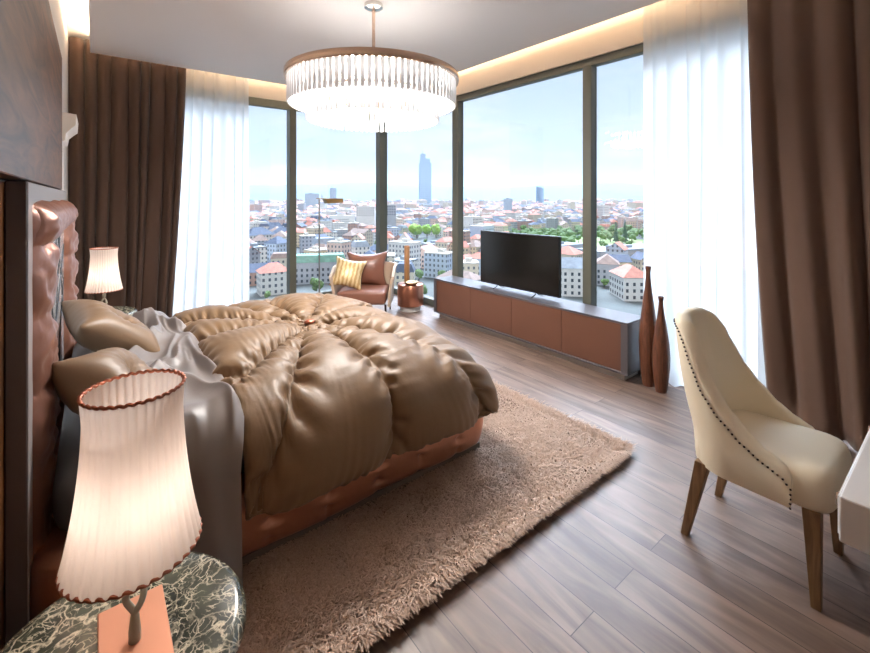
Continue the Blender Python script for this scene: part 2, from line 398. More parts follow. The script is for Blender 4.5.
    S_ = Cloth(P, np.array(quads), fixed, edges, rest, np.array(bend), [(rounded_box((-.3, Y0, 0), (X1, Y1, ZT), R_), .004)])
    for it in range(170): S_.step(.01, 5, 12, g=-3, damp=.06, bendk=.005, comp=.9)
    return NA, NR, S_.P, [k for k in range(NA) if seam[k]]
def solve_pillow(W, N_, seed, tuft, spread=1.0):
    np.random.seed(seed); random.seed(seed); idx = {}; P = []
    def vid(l, i, j):
        k = ('e', i, j) if i in (0, N_) or j in (0, N_) or (tuft and (i, j) == (N_//2, N_//2)) else (l, i, j)
        if k not in idx:
            idx[k] = len(P); z = 0 if k[0] == 'e' else (.01 if l == 't' else -.01)
            P.append(((i/N_-.5)*W, (j/N_-.5)*W, z+random.uniform(-.004, .004)))
        return idx[k]
    q = []; es = {}; b = []
    def ad(a, c, s=1.0):
        if a != c: es[(min(a, c), max(a, c))] = s
    for l in 'tb':
        for i in range(N_+1):
            for j in range(N_+1):
                if i < N_ and j < N_:
                    f = [vid(l, i, j), vid(l, i+1, j), vid(l, i+1, j+1), vid(l, i, j+1)]; q.append(f if l == 't' else f[::-1])
                    ad(vid(l, i, j), vid(l, i+1, j+1)); ad(vid(l, i+1, j), vid(l, i, j+1))
                if i < N_: ad(vid(l, i, j), vid(l, i+1, j), .86 if j in (0, N_) else 1.02)
                if j < N_: ad(vid(l, i, j), vid(l, i, j+1), .86 if i in (0, N_) else 1.02)
                if 0 < i < N_: b.append((vid(l, i-1, j), vid(l, i+1, j), vid(l, i, j)))
                if 0 < j < N_: b.append((vid(l, i, j-1), vid(l, i, j+1), vid(l, i, j)))
    P = np.array(P); e = np.array(list(es)); s = np.array(list(es.values())); b = np.array([t for t in b if len(set(t)) == 3])
    S_ = Cloth(P, np.array(q), np.zeros(len(P), bool), e, np.linalg.norm(P[e[:, 0]]-P[e[:, 1]], axis=1)*s, b)
    for it in range(200):
        x = S_.P; qq = S_.q; n = cross3(x[qq[:, 2]]-x[qq[:, 0]], x[qq[:, 3]]-x[qq[:, 1]])*.5
        vol = (n*x[qq].mean(1)).sum()/3
        S_.step(.01, 32*max(0, 1-vol/(W*W*.16*spread)), 10, g=0, damp=.08, bendk=.008, comp=.9); S_.P -= S_.P.mean(0)
    return N_, S_.P[[vid(l, i, j) for l in 'tb' for i in range(N_+1) for j in range(N_+1)]]
def shape_blanket():
    """grey satin throw lying bunched over the bed and hanging at the near side"""
    NX, NY = 70, 220; Y0, Y1, ZT, R_ = 1.765, 3.655, .585, .07; V0 = Y0-.545; V1 = Y1+.30; P = []
    for j in range(NY+1):
        v = V0+(V1-V0)*j/NY; y, dz = fall(v, Y1, R_, .10) if v > 2.7 else (lambda p: (-p[0], p[1]))(fall(-v, -Y0, R_, .10))
        top = max(0, min(1, (v-Y0+.08)/.22)); top = top*top*(3-2*top)
        for i in range(NX+1):
            a = i/NX
            wv = Vector((a*1.5+.35*math.sin(v*2.3), v*1.25, 3.1)); w1 = noise.noise(wv*1.3)*1.4
            r1 = 1-abs(noise.noise(Vector((a*2.3+w1*.8-v*.35, v*1.15+w1*.5, 1.7))))*2.4
            r2 = 1-abs(noise.noise(Vector((a*4.6+w1-v*.6, v*2.2-w1, 8.2))))*2.3
            h = (.074*max(0, r1)**1.6+.034*max(0, r2)**1.5)*top*min(1, a/.10+.2)*min(1, (1-a)/.12+.35)
            hang = 1-top
            fx = .030*math.sin(a*8.2+1.0+1.2*math.sin(v*3))+.014*math.sin(a*19+v*4)
            x = .03+.44*a-.05*hang*a+.018*top*noise.noise(Vector((a*2, v*2.5, 9)))
            low = .05*a*a*hang                     # corner hangs lowest at the comforter
            P.append((x, y-hang*(.056+fx*.7), ZT+.010+dz+h-low))
    return NX, NY, np.array(P)
HEM = .355
COMFORTER = solve_comforter()
PILLOW = solve_pillow(.60, 36, 5, True, 1.05)
CUSHION = solve_pillow(.45, 20, 9, False)
BLANKET = shape_blanket()
random.seed(7); np.random.seed(7)
# ================================================================ SETTING
CZ, CT = 2.965, 3.17
def struct(name, mb, m, parent=None, **k):
    o = mb.build(name, m, parent, **k)
    if parent is None: o['kind'] = 'structure'
    return o
struct('floor', MB().box(-.35, 3.74, -2.7, 6.12, -.12, 0), floor_m)
struct('wall_left', MB().box(-.40, -.22, -2.7, 6.12, 0, 3.3), m_wall)
struct('wall_near', MB().box(-.22, 3.74, -2.9, -2.7, 0, 3.3), m_wall)
struct('wall_right', MB().box(3.60, 3.74, -2.7, -.1, 0, 3.3), m_wall)
struct('wall_right', MB().box(3.60, 3.74, -.1, 6.12, 2.765, 3.3), m_header)
struct('wall_back', MB().box(-.22, .60, 5.98, 6.12, 0, 3.3), m_wall)
struct('wall_back', MB().box(.60, 3.60, 5.98, 6.12, 2.805, 3.3), m_header)
struct('ceiling', MB().box(-.40, 3.74, -2.9, 6.12, CT, 3.35), m_ceil)
struct('ceiling', MB().box(-.04, 3.40, -2.7, 5.70, CZ, 3.04), m_ceil)
struct('trim_1', MB().box(-.22, -.19, 3.93, 4.22, 0, 1.80).box(-.19, -.18, 3.97, 4.03, .05, 1.78).box(-.19, -.18, 4.12, 4.18, .05, 1.78), m_wall)
cor = MB()
prof = [(0, 1.80), (.035, 1.80), (.04, 1.84), (.06, 1.855), (.065, 1.90), (.09, 1.93), (.115, 1.955), (.12, 2.03), (0, 2.05)]
rows = [[(-.22+a, 3.90-a*.5, z) for a, z in prof], [(-.22+a, 4.25+a*.5, z) for a, z in prof]]
cor.grid(rows); n = len(prof)
cor.add(rows[0], [tuple(range(n))]); cor.add(rows[1], [tuple(reversed(range(n)))])
struct('trim_2', cor, m_wall, fix=True)
def window(name, frame_boxes, panes, lab):
    w = empty(name, kind='structure')
    for b in frame_boxes: MB().box(*b, bev=.004, seg=1).build('frame', m_frame, w)
    for b in panes: MB().box(*b).build('pane', m_glass, w)
    return w
FX0, FX1 = 3.62, 3.70
window('window_1', [(.60, 3.62, 5.94, 6.06, 0, .088), (.60, 3.62, 5.98, 6.06, 2.70, 2.805), (.60, .66, 5.98, 6.06, .088, 2.70), (2.12, 2.215, 5.93, 6.06, .088, 2.70)],
       [(.66, 2.12, 6.03, 6.038, .088, 2.70), (2.215, 3.62, 6.03, 6.038, .088, 2.70)], '')
window('window_2', [(3.58, 3.72, 5.95, 6.08, 0, 2.805), (3.58, 3.70, -.1, 5.95, 0, .088), (3.62, 3.70, -.1, 5.95, 2.69, 2.765), (3.60, 3.70, 4.09, 4.20, .088, 2.69), (3.60, 3.70, 2.225, 2.315, .088, 2.69), (3.62, 3.70, .85, .93, .088, 2.69), (3.62, 3.70, -.1, -.04, .088, 2.69)],
       [(3.67, 3.678, 4.20, 5.95, .088, 2.69), (3.67, 3.678, 2.315, 4.09, .088, 2.69), (3.67, 3.678, .93, 2.225, .088, 2.69), (3.67, 3.678, -.04, .85, .088, 2.69)], '')
# hidden cove lighting on the edge of the dropped ceiling
for nm, b, lab in (('led_strip', (3.345, 3.37, -2.4, 5.64, 3.041, 3.052), 'warm led strip in the ceiling cove above the television window'),
              ('led_strip', (0.0, 3.34, 5.645, 5.67, 3.041, 3.052), 'warm led strip in the ceiling cove above the back window'),
              ('led_strip', (-.01, .015, -2.4, 5.62, 3.041, 3.052), 'warm led strip in the ceiling cove beside the headboard wall')):
    tag(MB().box(*b).build(nm, m_warm), lab, 'led strip')
# ================================================================ CURTAINS
def curtain(name, m, axis, c, a0, a1, z0, z1, amp, pl, seed, a1b=None, a0b=None, puddle=0, thick=0, rnd=.35):
    """axis 'x': runs along X at y=c; 'y': runs along Y at x=c. a0..a1 top extent, a0b..a1b bottom extent"""
    rng = random.Random(seed); a1b = a1 if a1b is None else a1b; a0b = a0 if a0b is None else a0b
    nu = int(abs(a1-a0)/pl*14)+8; nz = 46; rows = []
    ph = rng.random()*6; off = [rng.uniform(-rnd, rnd) for _ in range(60)]; am = [rng.uniform(.6, 1.25) for _ in range(60)]
    nn = abs(a1-a0)/pl
    for j in range(nz+1):
        t = j/nz; z = z1+(z0-z1)*t; row = []
        f = t**1.6
        A0 = a0+(a0b-a0)*f; A1 = a1+(a1b-a1)*f
        for i in range(nu+1):
            u = i/nu; k = u*nn; ki = int(k); kf = k-ki
            s0 = off[ki]*(1-kf)+off[ki+1]*kf; a_ = am[ki]*(1-kf)+am[ki+1]*kf
            w = 2*PI*(k+s0*(.3+.7*t))+ph
            d = amp*a_*(.75+.45*t)*math.sin(w)+amp*.25*math.sin(2.3*w+3*t+seed)*t
            lat = A0+(A1-A0)*u+amp*.35*math.cos(w)
            d += .018*t*math.sin(5*t+u*9+seed)
            zz = z
            if puddle and t > .93:
                q = (t-.93)/.07; d -= puddle*q*q*(.55+.45*math.sin(w*.5+1)); zz = max(.006, z+.02*q*math.sin(w*1.3)**2)
            row.append((lat, c+d, zz) if axis == 'x' else (c+d, lat, zz))
        rows.append(row)
    o = MB().grid(rows).build(name, m, None, smooth=True)
    if thick:
        s = o.modifiers.new('t', 'SOLIDIFY'); s.thickness = thick; s.offset = 0
    return o
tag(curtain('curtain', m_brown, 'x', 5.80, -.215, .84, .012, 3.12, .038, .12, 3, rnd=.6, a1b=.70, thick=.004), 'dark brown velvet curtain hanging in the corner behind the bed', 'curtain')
tag(curtain('sheer_curtain', m_sheer, 'x', 5.885, .76, 1.565, .012, 3.12, .022, .115, 5, a0b=.66), 'white sheer curtain beside the dark brown curtain behind the bed', 'curtain')
tag(curtain('sheer_curtain', m_sheer, 'y', 3.53, .80, 1.70, .010, 3.12, .022, .12, 8, puddle=.05), 'white sheer curtain hanging behind the two wooden vases', 'curtain')
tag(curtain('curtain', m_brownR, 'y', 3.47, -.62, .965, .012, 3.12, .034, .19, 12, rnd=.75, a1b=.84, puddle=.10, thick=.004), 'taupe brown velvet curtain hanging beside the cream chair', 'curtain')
# ================================================================ LEFT WALL PANELS
def top_tag(o, lab, cat, grp=None): return tag(o, lab, cat, grp)
top_tag(MB().box(-.219, -.206, -.6, 3.84, .03, 1.50, bev=.002, seg=1).build('veneer_panel', m_vene), 'amber wood veneer panel on the wall behind the headboard', 'wall panel')
top_tag(MB().box(-.219, -.160, -.2, 3.53, 1.508, 2.325, bev=.003, seg=1).build('walnut_panel', m_walnut), 'glossy dark walnut panel mounted on the wall above the headboard', 'wall panel')
# ================================================================ BED
bed = empty('bed', (.8, 2.72, 0), label='upholstered double bed with ruched copper satin base and headboard', cat='bed')
def bp(mb, name, m, par=None, **k):     # world coordinates into the bed's frame
    mb.v = [(x-.8, y-2.72, z) for x, y, z in mb.v]
    return mb.build(name, m, par or bed, **k)
# ruched base
def ring(x0, x1, y0, y1, r, n=10):
    pts = []
    for cx_, cy_, a0 in ((x1-r, y1-r, 0), (x0+r, y1-r, 90), (x0+r, y0+r, 180), (x1-r, y0+r, 270)):
        for k in range(n+1):
            a = math.radians(a0+90*k/n); pts.append((cx_+r*math.cos(a), cy_+r*math.sin(a), math.cos(a), math.sin(a)))
    out = []; P_ = len(pts)
    for i in range(P_):
        a, b = pts[i], pts[(i+1) % P_]; L_ = math.hypot(b[0]-a[0], b[1]-a[1]); k = max(1, int(L_/.012))
        for j in range(k):
            t = j/k; out.append(tuple(a[q]*(1-t)+b[q]*t for q in range(4)))
    return out
rg = ring(-.14, 1.755, 1.765, 3.675, .09); s = 0; acc = [0]
for i in range(1, len(rg)): s += math.hypot(rg[i][0]-rg[i-1][0], rg[i][1]-rg[i-1][1]); acc.append(s)
rows = []; nt_ = 22; pitch = acc[-1]/round(acc[-1]/.245)
for (x, y, nx, ny), q in zip(rg, acc):
    row = []
    ln = math.hypot(nx, ny); nx /= ln; ny /= ln; ph = q/pitch; w = abs(math.sin(PI*ph)); near = 1-w
    for j in range(nt_+1):
        t = j/nt_; z = .058+.272*t
        o = .035*(math.sin(PI*min(1, max(0, t)))**.55)
        gath = .016*near**3*math.sin(t*PI)*math.sin(t*21+ph*5)+.006*near**2*math.sin(t*40+7*ph)
        o = o*(.62+.38*w**.5)-.006*near**8+gath+.004*math.sin(q*31+t*5)*t
        if j == nt_: o = -.10
        if j == 0: o = -.02
        row.append((x+nx*o, y+ny*o, z+(.006*math.sin(q*9) if 0 < j < nt_ else 0)))
    rows.append(row)
b = MB().grid(rows, closed_u=True)
bp(b, 'base', m_copper_satin, smooth=True)
bp(MB().box(-.12, 1.70, 1.81, 3.63, .056, .30), 'base_core', m_lacq)
bp(MB().box(-.10, 1.73, 1.775, 3.665, 0, .056), 'plinth', mat('taupe_plinth', rgb(112, 98, 88), .6))
# headboard: frame, ruched surround, grey panel with dark inlay lines
HY0, HY1, HZ = 1.75, 3.88, 1.503
hf = MB().box(-.2055, -.157, HY0, HY1, 0, HZ, bev=.003, seg=1)
hb = bp(hf, 'headboard_frame', m_lacq)
bp(MB().box(-.160, -.1555, HY0+.004, HY1-.004, .0, HZ-.004), 'headboard_border', m_lacqlight)
def ruche(p0, p1, wid, wdir, amp, pitch, seed, name, depth=.066, lump=.35):
    """cushion strip running p0->p1 (y,z), width along wdir"""
    L_ = math.hypot(p1[0]-p0[0], p1[1]-p0[1]); n = int(L_/.012); mm = 22; rows = []
    d = ((p1[0]-p0[0])/L_, (p1[1]-p0[1])/L_); rng = random.Random(seed)
    for i in range(n+1):
        s_ = i/n*L_; ph = s_/pitch; w = abs(math.sin(PI*ph)); row = []
        endf = min(1, max(0, min(s_, L_-s_)/.06))**.5
        for j in range(mm+1):
            v = j/mm; e = math.sin(PI*v)**.5 if 0 < j < mm else 0
            g = lump*(1-w**.6)
            nz = noise.noise(Vector((v*3.2, s_*11, seed)))*.5+.5*noise.noise(Vector((v*7+3, s_*23, seed+4)))
            h = (depth*e*(1-g)+amp*nz*e)*endf
            bul = (.012*w-.006)*(1 if v > .5 else -1)*abs(2*v-1)
            a = v*wid+bul
            y = p0[0]+d[0]*s_+wdir[0]*a; z = p0[1]+d[1]*s_+wdir[1]*a
            row.append((-.157+max(.001, h), y, z))
        rows.append(row)
    return bp(MB().grid(rows), name, m_headpink, smooth=True, fix=False)
ruche((1.865, .10), (1.865, 1.425), .29, (1, 0), .030, .24, 2, 'headboard_cushion', depth=.052)
ruche((3.48, .10), (3.48, 1.44), .295, (1, 0), .030, .20, 9, 'headboard_cushion')
ruche((1.87, 1.285), (3.77, 1.285), .155, (0, 1), .010, .62, 5, 'headboard_cushion', lump=.10)
bp(MB().box(-.157, -.150, 2.16, 3.48, .45, 1.33), 'headboard_panel', m_panelgrey)
il = MB()
for (a, b_) in (((2.20, 1.28), (2.72, .80)), ((2.72, .80), (3.10, 1.30)), ((2.45, 1.30), (3.40, .98)), ((3.40, .98), (2.95, .60)), ((2.30, .60), (3.44, 1.18)), ((2.9, 1.3), (3.44, .75)), ((2.2, .95), (2.9, 1.3))):
    il.tube([(-.1495, a[0], a[1]), (-.1495, b_[0], b_[1])], .0035, 6)
bp(il, 'inlay_line', m_inlay)
tag(MB().box(-.11, 1.68, 1.81, 3.61, .332, .575, bev=.085, seg=5).build('mattress', m_sheetblue, None, smooth=True), 'slate grey sheeted mattress lying on the copper bed base', 'mattress')
# comforter from simulated cloth rows
NA, NR, co, SEAMROWS = COMFORTER
ctr = co[0]; co = co[1:].reshape(NR, NA, 3).transpose(1, 0, 2)
# finer rows, then the short gathers that the stitching pulls in along every seam
up = np.zeros((NA, NR*2-1, 3)); up[:, ::2] = co; up[:, 1::2] = (co[:, :-1]+co[:, 1:])/2; co = up
up = np.zeros((NA*2, co.shape[1], 3)); up[::2] = co; up[1::2] = (co+np.roll(co, -1, axis=0))/2; co = up; NA, NR = co.shape[:2]
du = np.roll(co, -1, 0)-np.roll(co, 1, 0); dvv = np.gradient(co, axis=1); nn_ = np.cross(dvv, du); nn_ /= np.linalg.norm(nn_, axis=2, keepdims=True)+1e-9
nn_ *= np.sign(nn_[..., 2:3].mean())
si = [2*k for k in SEAMROWS]; disp = np.zeros((NA, NR))
for i in range(NA):
    nb = min(si, key=lambda q: min((i-q) % NA, (q-i) % NA)); sg = 1 if (i-nb) % NA < NA/2 else -1
    dist = np.linalg.norm(co[i]-co[nb], axis=1); s_ = np.cumsum(np.linalg.norm(np.gradient(co[nb], axis=0), axis=1))
    for j in range(NR):
        q = float(s_[j]); sway = noise.noise(Vector((q*5, nb*1.3, sg*3.)))*2.2
        lam = .050+.016*noise.noise(Vector((q*2, nb*.7, sg*5.+1)))
        d_ = float(dist[j]); reach_ = .085+.075*noise.noise(Vector((q*9, nb*2.1, sg*2.+7)))
        disp[i, j] = .0085*min(1, max(.12, .62+1.5*noise.noise(Vector((co[i, j, 0]*2.3, co[i, j, 1]*2.3, 4)))))*math.sin(q/lam*2*PI+sway*2+d_*9*sg)*math.exp(-max(0, d_-.02)/max(.03, reach_))*min(1, d_/.02)*min(1, q/.12)
# short gathers along the hanging hem
per = np.cumsum(np.linalg.norm(np.roll(co[:, -1], -1, 0)-co[:, -1], axis=1))
for i in range(NA):
    low_ = min(1, max(0, (.52-co[i, -1, 2])/.12))
    if low_ <= 0: continue
    dh = np.linalg.norm(co[i]-co[i, -1], axis=1); q = float(per[i]); rch = .10+.10*noise.noise(Vector((q*6, 3, 1)))
    for j in range(NR-1):
        d_ = float(dh[j])
        if d_ > .5: continue
        disp[i, j] += .0052*min(1, max(0, .45+2.2*noise.noise(Vector((q*3.1, 8, d_*2)))))*low_*math.sin(q/.052*2*PI*(1+.0*d_)+3*noise.noise(Vector((q*4, 1, 1)))+d_*4)*math.exp(-d_/max(.05, rch))*min(1, d_/.02)
co = co+nn_*disp[..., None]
V = [tuple(ctr)]; F = []
for j in range(NR):
    for i in range(NA): V.append(tuple(co[i, j]))
vi = lambda i, j: 1+j*NA+i % NA
cc = np.array([1.1, 2.72, .45])
extra = []
for i in range(NA):                      # hem rolls under to the back of the quilt
    e0 = co[i, NR-1]; inw = (cc-e0); inw[2] = 0; inw /= np.linalg.norm(inw)
    side = e0[2] < .5
    for k, (a_, dz) in enumerate(((.012, -.010), (.028, -.006) if side else (.03, -.012))):
        extra.append((i, k, e0+inw*a_+np.array([0, 0, dz])))
base_ = len(V)
for k in range(2):
    for i in range(NA): V.append(tuple([e for e in extra if e[0] == i and e[1] == k][0][2]) if False else tuple(extra[i*2+k][2]))
for i in range(NA):
    F.append((0, vi(i, 0), vi(i+1, 0)))
    for j in range(NR-1): F.append((vi(i, j), vi(i, j+1), vi(i+1, j+1), vi(i+1, j)))
    F.append((vi(i, NR-1), base_+i, base_+(i+1) % NA, vi(i+1, NR-1)))
    F.append((base_+i, base_+NA+i, base_+NA+(i+1) % NA, base_+(i+1) % NA))
mb = MB(); mb.v = V; mb.f = F; mb.m = [0]*len(F)
dv = empty('comforter', (1.115, 2.75, .6), label='puffy gold brown satin comforter with radiating seams spread over the bed', cat='comforter')
mb.v = [(x-1.115, y-2.75, z-.6) for x, y, z in mb.v]
q_ = mb.build('quilted_cover', m_satin, dv, smooth=True)
tag(MB().lathe([(0.001, .0), (.030, .0), (.036, .008), (.030, .018), (.012, .024), (.001, .025)], 20, cap=False).build('button', m_coppertrim, dv, smooth=True, loc=(0, 0, ctr[2]-.6+.018)), 'round copper satin button')
# blanket
SNX, SNY, co = BLANKET
F = [(j*(SNX+1)+i, j*(SNX+1)+i+1, (j+1)*(SNX+1)+i+1, (j+1)*(SNX+1)+i) for j in range(SNY) for i in range(SNX)]
mb = MB(); mb.v = [tuple(p) for p in co]; mb.f = F; mb.m = [0]*len(F)
o = mb.build('blanket', m_grey, None, smooth=True); sub(o)
sm = o.modifiers.new('t', 'SOLIDIFY'); sm.thickness = .004; sm.offset = 0
tag(o, 'rumpled grey satin blanket draped across the bed beside the comforter', 'blanket')
# pillows
def pillow_mesh(name, shape, m, parent=None, scale=(1, 1, 1)):
    n, c = shape; K = (n+1)*(n+1); c = c*np.array(scale)
    if name == 'pillow_cover':          # pleats running out from the button
        th_ = np.arctan2(c[:, 1], c[:, 0]); r_ = np.hypot(c[:, 0], c[:, 1])
        c[:, 2] += np.sign(c[:, 2])*.007*np.sin(th_*15+2*np.sin(th_*3))*np.clip(r_/.05, 0, 1)*np.exp(-np.maximum(0, r_-.06)/.07)*np.clip((.24-r_)/.05, 0, 1)
    V = [tuple(p) for p in c]; F = []; I = lambda l, i, j: l*K+i*(n+1)+j
    for i in range(n):
        for j in range(n):
            F.append((I(0, i, j), I(0, i+1, j), I(0, i+1, j+1), I(0, i, j+1))); F.append((I(1, i, j), I(1, i, j+1), I(1, i+1, j+1), I(1, i+1, j)))
    me = bpy.data.meshes.new(name); me.from_pydata(V, [], F)
    bm = bmesh.new(); bm.from_mesh(me); bmesh.ops.remove_doubles(bm, verts=bm.verts, dist=.0012); bm.to_mesh(me); bm.free()
    me.materials.append(m); me.shade_smooth(); o = bpy.data.objects.new(name, me); COL.objects.link(o); o.parent = parent
    return o
def pillow(loc, rot, lab, size):
    p = empty('pillow', loc, label=lab, cat='pillow'); p.rotation_euler = (Matrix.Rotation(rot[2], 3, 'Z') @ Matrix.Rotation(rot[1], 3, 'Y') @ Matrix.Rotation(rot[0], 3, 'Z')).to_euler()
    o = pillow_mesh('pillow_cover', PILLOW, m_pillow, p, scale=size)
    MB().lathe([(0.001, .0), (.014, .0), (.017, .005), (.012, .012), (.001, .014)], 16, cap=False).build('button', m_coppertrim, p, smooth=True, loc=(0, 0, .006))
    return p
R = math.radians
pillow((.075, 3.02, .705), (R(8), R(38), R(4)), 'beige satin pillow with copper button leaning beside the far lamp', (.80, .90, .84))
pillow((.085, 2.10, .685), (R(-18), R(46), R(-4)), 'beige satin pillow leaning on the headboard behind the near lamp', (.76, .80, .84))
# ================================================================ NIGHTSTANDS + LAMPS
def nightstand(x, y, lab):
    t = empty('nightstand', (x, y, 0), label=lab, cat='nightstand')
    MB().lathe([(.03, .500), (.215, .500), (.232, .507), (.238, .520), (.236, .535), (.228, .546), (.215, .550), (.03, .550)], 72).build('marble_top', m_marble, t, smooth=True, auto=50)
    MB().lathe([(.16, .02), (.165, .03), (.165, .49), (.16, .499)], 48).build('drum', m_coppertrim, t, smooth=True, auto=50)
    MB().lathe([(.15, 0), (.15, .019)], 48).build('plinth', m_lacq, t, smooth=True, auto=40)
    return t
NS1 = (.038, 1.085)
nightstand(*NS1, 'round nightstand with dark green marble top in the near corner')
nightstand(.036, 4.30, 'round marble nightstand on the far side of the bed')
SZ0, SZ1 = .748, 1.070
def table_lamp(x, y, lab):
    t = empty('table_lamp', (x, y, .5505), label=lab, cat='lamp')
    MB().box(-.059, .059, -.125, .115, 0, .012, bev=.002, seg=1).build('base_plate', m_copperplate, t)
    tw = MB()
    for ph in (0, PI):
        pts = []
        for k in range(60):
            u = k/59; z = .012+.245*u; r = .0150*abs(math.sin(PI*(u-.22)/.30)) if u > .22 else .0015
            a = ph+(u-.37)*1.5*PI; pts.append((r*math.cos(a), r*math.sin(a), z))
        tw.tube(pts, [.0110-.0048*min(1, max(0, k-4)/9) for k in range(60)], 10)
    tw.build('stem', m_stem, t, smooth=True)
    # pleated shade
    prof = []
    for k in range(33):
        u = k/32; z = (SZ0-.5505)+(SZ1-SZ0)*u
        r = .080+.002*u+.036*(1-u)**2.1+.004*math.sin(PI*u)*0+.004*max(0, u-.85)/.15
        prof.append((r, z))
    npl = 36
    rip = lambda a, z: 1+.050*abs(math.sin(a*npl/2))-.025
    sh = MB().lathe(prof, npl*8, cap=False, rip=rip).build('lamp_shade', m_shade, t, smooth=True)
    for u, nm in ((0, 'bottom'), (1, 'top')):
        r, z = prof[0] if u == 0 else prof[-1]
        pts = [((r*(1+.012*math.sin(a*npl)))*math.cos(a), (r*(1+.012*math.sin(a*npl)))*math.sin(a), z+.0015*math.sin(a*npl+1)) for a in [2*PI*k/264 for k in range(264)]]
        MB().tube(pts, .0034, 6, closed=True).build('piping', m_coppertrim, sh, smooth=True)
    MB().lathe([(.001, .235), (.012, .238), (.014, .262), (.024, .29), (.030, .315), (.024, .342), (.010, .355), (.001, .357)], 20, cap=False).build('bulb', m_bulb, t, smooth=True)
    ho = MB()
    for k in range(3):
        a = 2*PI*k/3; ho.tube([(.012*math.cos(a), .012*math.sin(a), .25), (.079*math.cos(a), .079*math.sin(a), prof[18][1])], .0015, 5)
    ho.build('shade_holder', m_steel, t)
    l = bpy.data.lights.new('lamp_light', 'POINT'); l.energy = LAMP_W; l.color = (1, .92, .85); l.shadow_soft_size = .028
    lo = bpy.data.objects.new('lamp_light', l); COL.objects.link(lo); lo.location = (0, 0, .312); lo.parent = t
    return t
LAMP_W = .36
table_lamp(.063, 1.055, 'large lit pleated table lamp on the near marble nightstand')
table_lamp(.055, 4.18, 'small lit pleated table lamp beyond the pillows before the dark curtain')
# ================================================================ CHANDELIER
CH = (1.70, 2.92)
ch = empty('chandelier', (CH[0], CH[1], 0), label='round two tier glass rod chandelier hanging above the bed', cat='chandelier')
MB().lathe([(.03, CZ-.001), (.072, CZ-.001), (.072, CZ-.03), (.05, CZ-.042), (.012, CZ-.045)], 32).build('canopy', m_chrome, ch, smooth=True, auto=40)
MB().tube([(0, 0, 2.33), (0, 0, CZ-.04)], .013, 12).build('rod', m_rose, ch, smooth=True, auto=40)
R1, R2 = .655, .487
MB().lathe([(R1-.012, 2.348), (R1+.004, 2.348), (R1+.006, 2.353), (R1+.006, 2.397), (R1+.003, 2.402), (R1-.012, 2.402), (R1-.014, 2.39), (R1-.014, 2.355)], 96, cap=False).build('rim', m_rose, ch, smooth=True, auto=40)
rm = MB().lathe([(R2-.010, 2.232), (R2+.004, 2.232), (R2+.004, 2.252), (R2-.010, 2.252), (R2-.010, 2.232)], 72, cap=False)
rm.build('inner_rim', m_rose, ch)
sp = MB()
for k in range(6):
    a = PI*k/3; sp.tube([(0, 0, 2.372), (R1*math.cos(a), R1*math.sin(a), 2.372)], .006, 6)
    sp.tube([(R2*math.cos(a), R2*math.sin(a), 2.25), (R2*math.cos(a), R2*math.sin(a), 2.372)], .004, 6)
sp.build('spoke', m_rose, ch)
MB().lathe([(.02, 2.378), (R1-.02, 2.378), (R1-.02, 2.384), (.02, 2.384)], 64).build('added_diffuser', cloth_through('frosted_plate', (.85, .85, .85, 1), .62, .0), ch)  # plate added to hold back the chandelier light thrown on the ceiling
dif = mat('frosted_diffuser', rgb(250, 248, 246), .6)
def rodmesh(h):
    b = MB(); n = 8; w, d = .0150, .009; v = []
    for z in (0, .003, h-.003, h):
        s_ = .75 if z in (0, h) else 1
        for k in range(n):
            a = 2*PI*(k+.5)/n; v.append((d*s_*math.cos(a), w*s_*math.sin(a), z))
    f = [(r*n+k, r*n+(k+1) % n, (r+1)*n+(k+1) % n, (r+1)*n+k) for r in range(3) for k in range(n)]
    f += [tuple(reversed(range(n))), tuple(3*n+k for k in range(n))]
    return b.add(v, f)
rod_o = rodmesh(.190).build('glass_rod', m_rod, ch, smooth=True, auto=60)
me_o = rod_o.data; me_i = None
spots = []
for k in range(94): spots.append((2*PI*k/94, R1-.022, 2.163, 0))
for k in range(70): spots.append((2*PI*k/70, R2+.014, 2.050, 1))
campos = Vector((0, 0, 1.45))
spots.sort(key=lambda q: (Vector((CH[0]+q[1]*math.cos(q[0]), CH[1]+q[1]*math.sin(q[0]), q[2]))-campos).length)
first = True
for q in spots[:100]:
    o = rod_o if first else rod_o.copy()
    if not first: COL.objects.link(o)
    first = False
    o.location = (q[1]*math.cos(q[0]), q[1]*math.sin(q[0]), q[2]); o.rotation_euler = (0, 0, q[0])
    if q[3]: o.scale = (1, 1, 1.06)
rest = MB(); rv = [v.co.copy() for v in me_o.vertices]; rf = [tuple(p.vertices) for p in me_o.polygons]
for q in spots[100:]:
    Mx = Matrix.Translation((q[1]*math.cos(q[0]), q[1]*math.sin(q[0]), q[2])) @ Matrix.Rotation(q[0], 4, 'Z') @ Matrix.Scale(1.06 if q[3] else 1, 4, (0, 0, 1))
    rest.add([tuple(Mx @ v) for v in rv], rf)
tag(rest.build('glass_rod_remainder', m_rod, ch, smooth=True, auto=60), kind='stuff')
for k in range(12):
    a = 2*PI*k/12; r = .36 if k % 2 else .56; z = 2.23 if k % 2 else 2.27
    bl = MB().lathe([(.001, 0), (.016, .006), (.020, .022), (.014, .04), (.008, .05), (.001, .05)], 14, cap=False).build('bulb', m_cbulb, ch, smooth=True, loc=(r*math.cos(a), r*math.sin(a), z))
    MB().lathe([(.006, .05), (.006, .372-(.27 if k % 2 == 0 else .23)+0)], 8).build('bulb_holder', m_rose, bl)
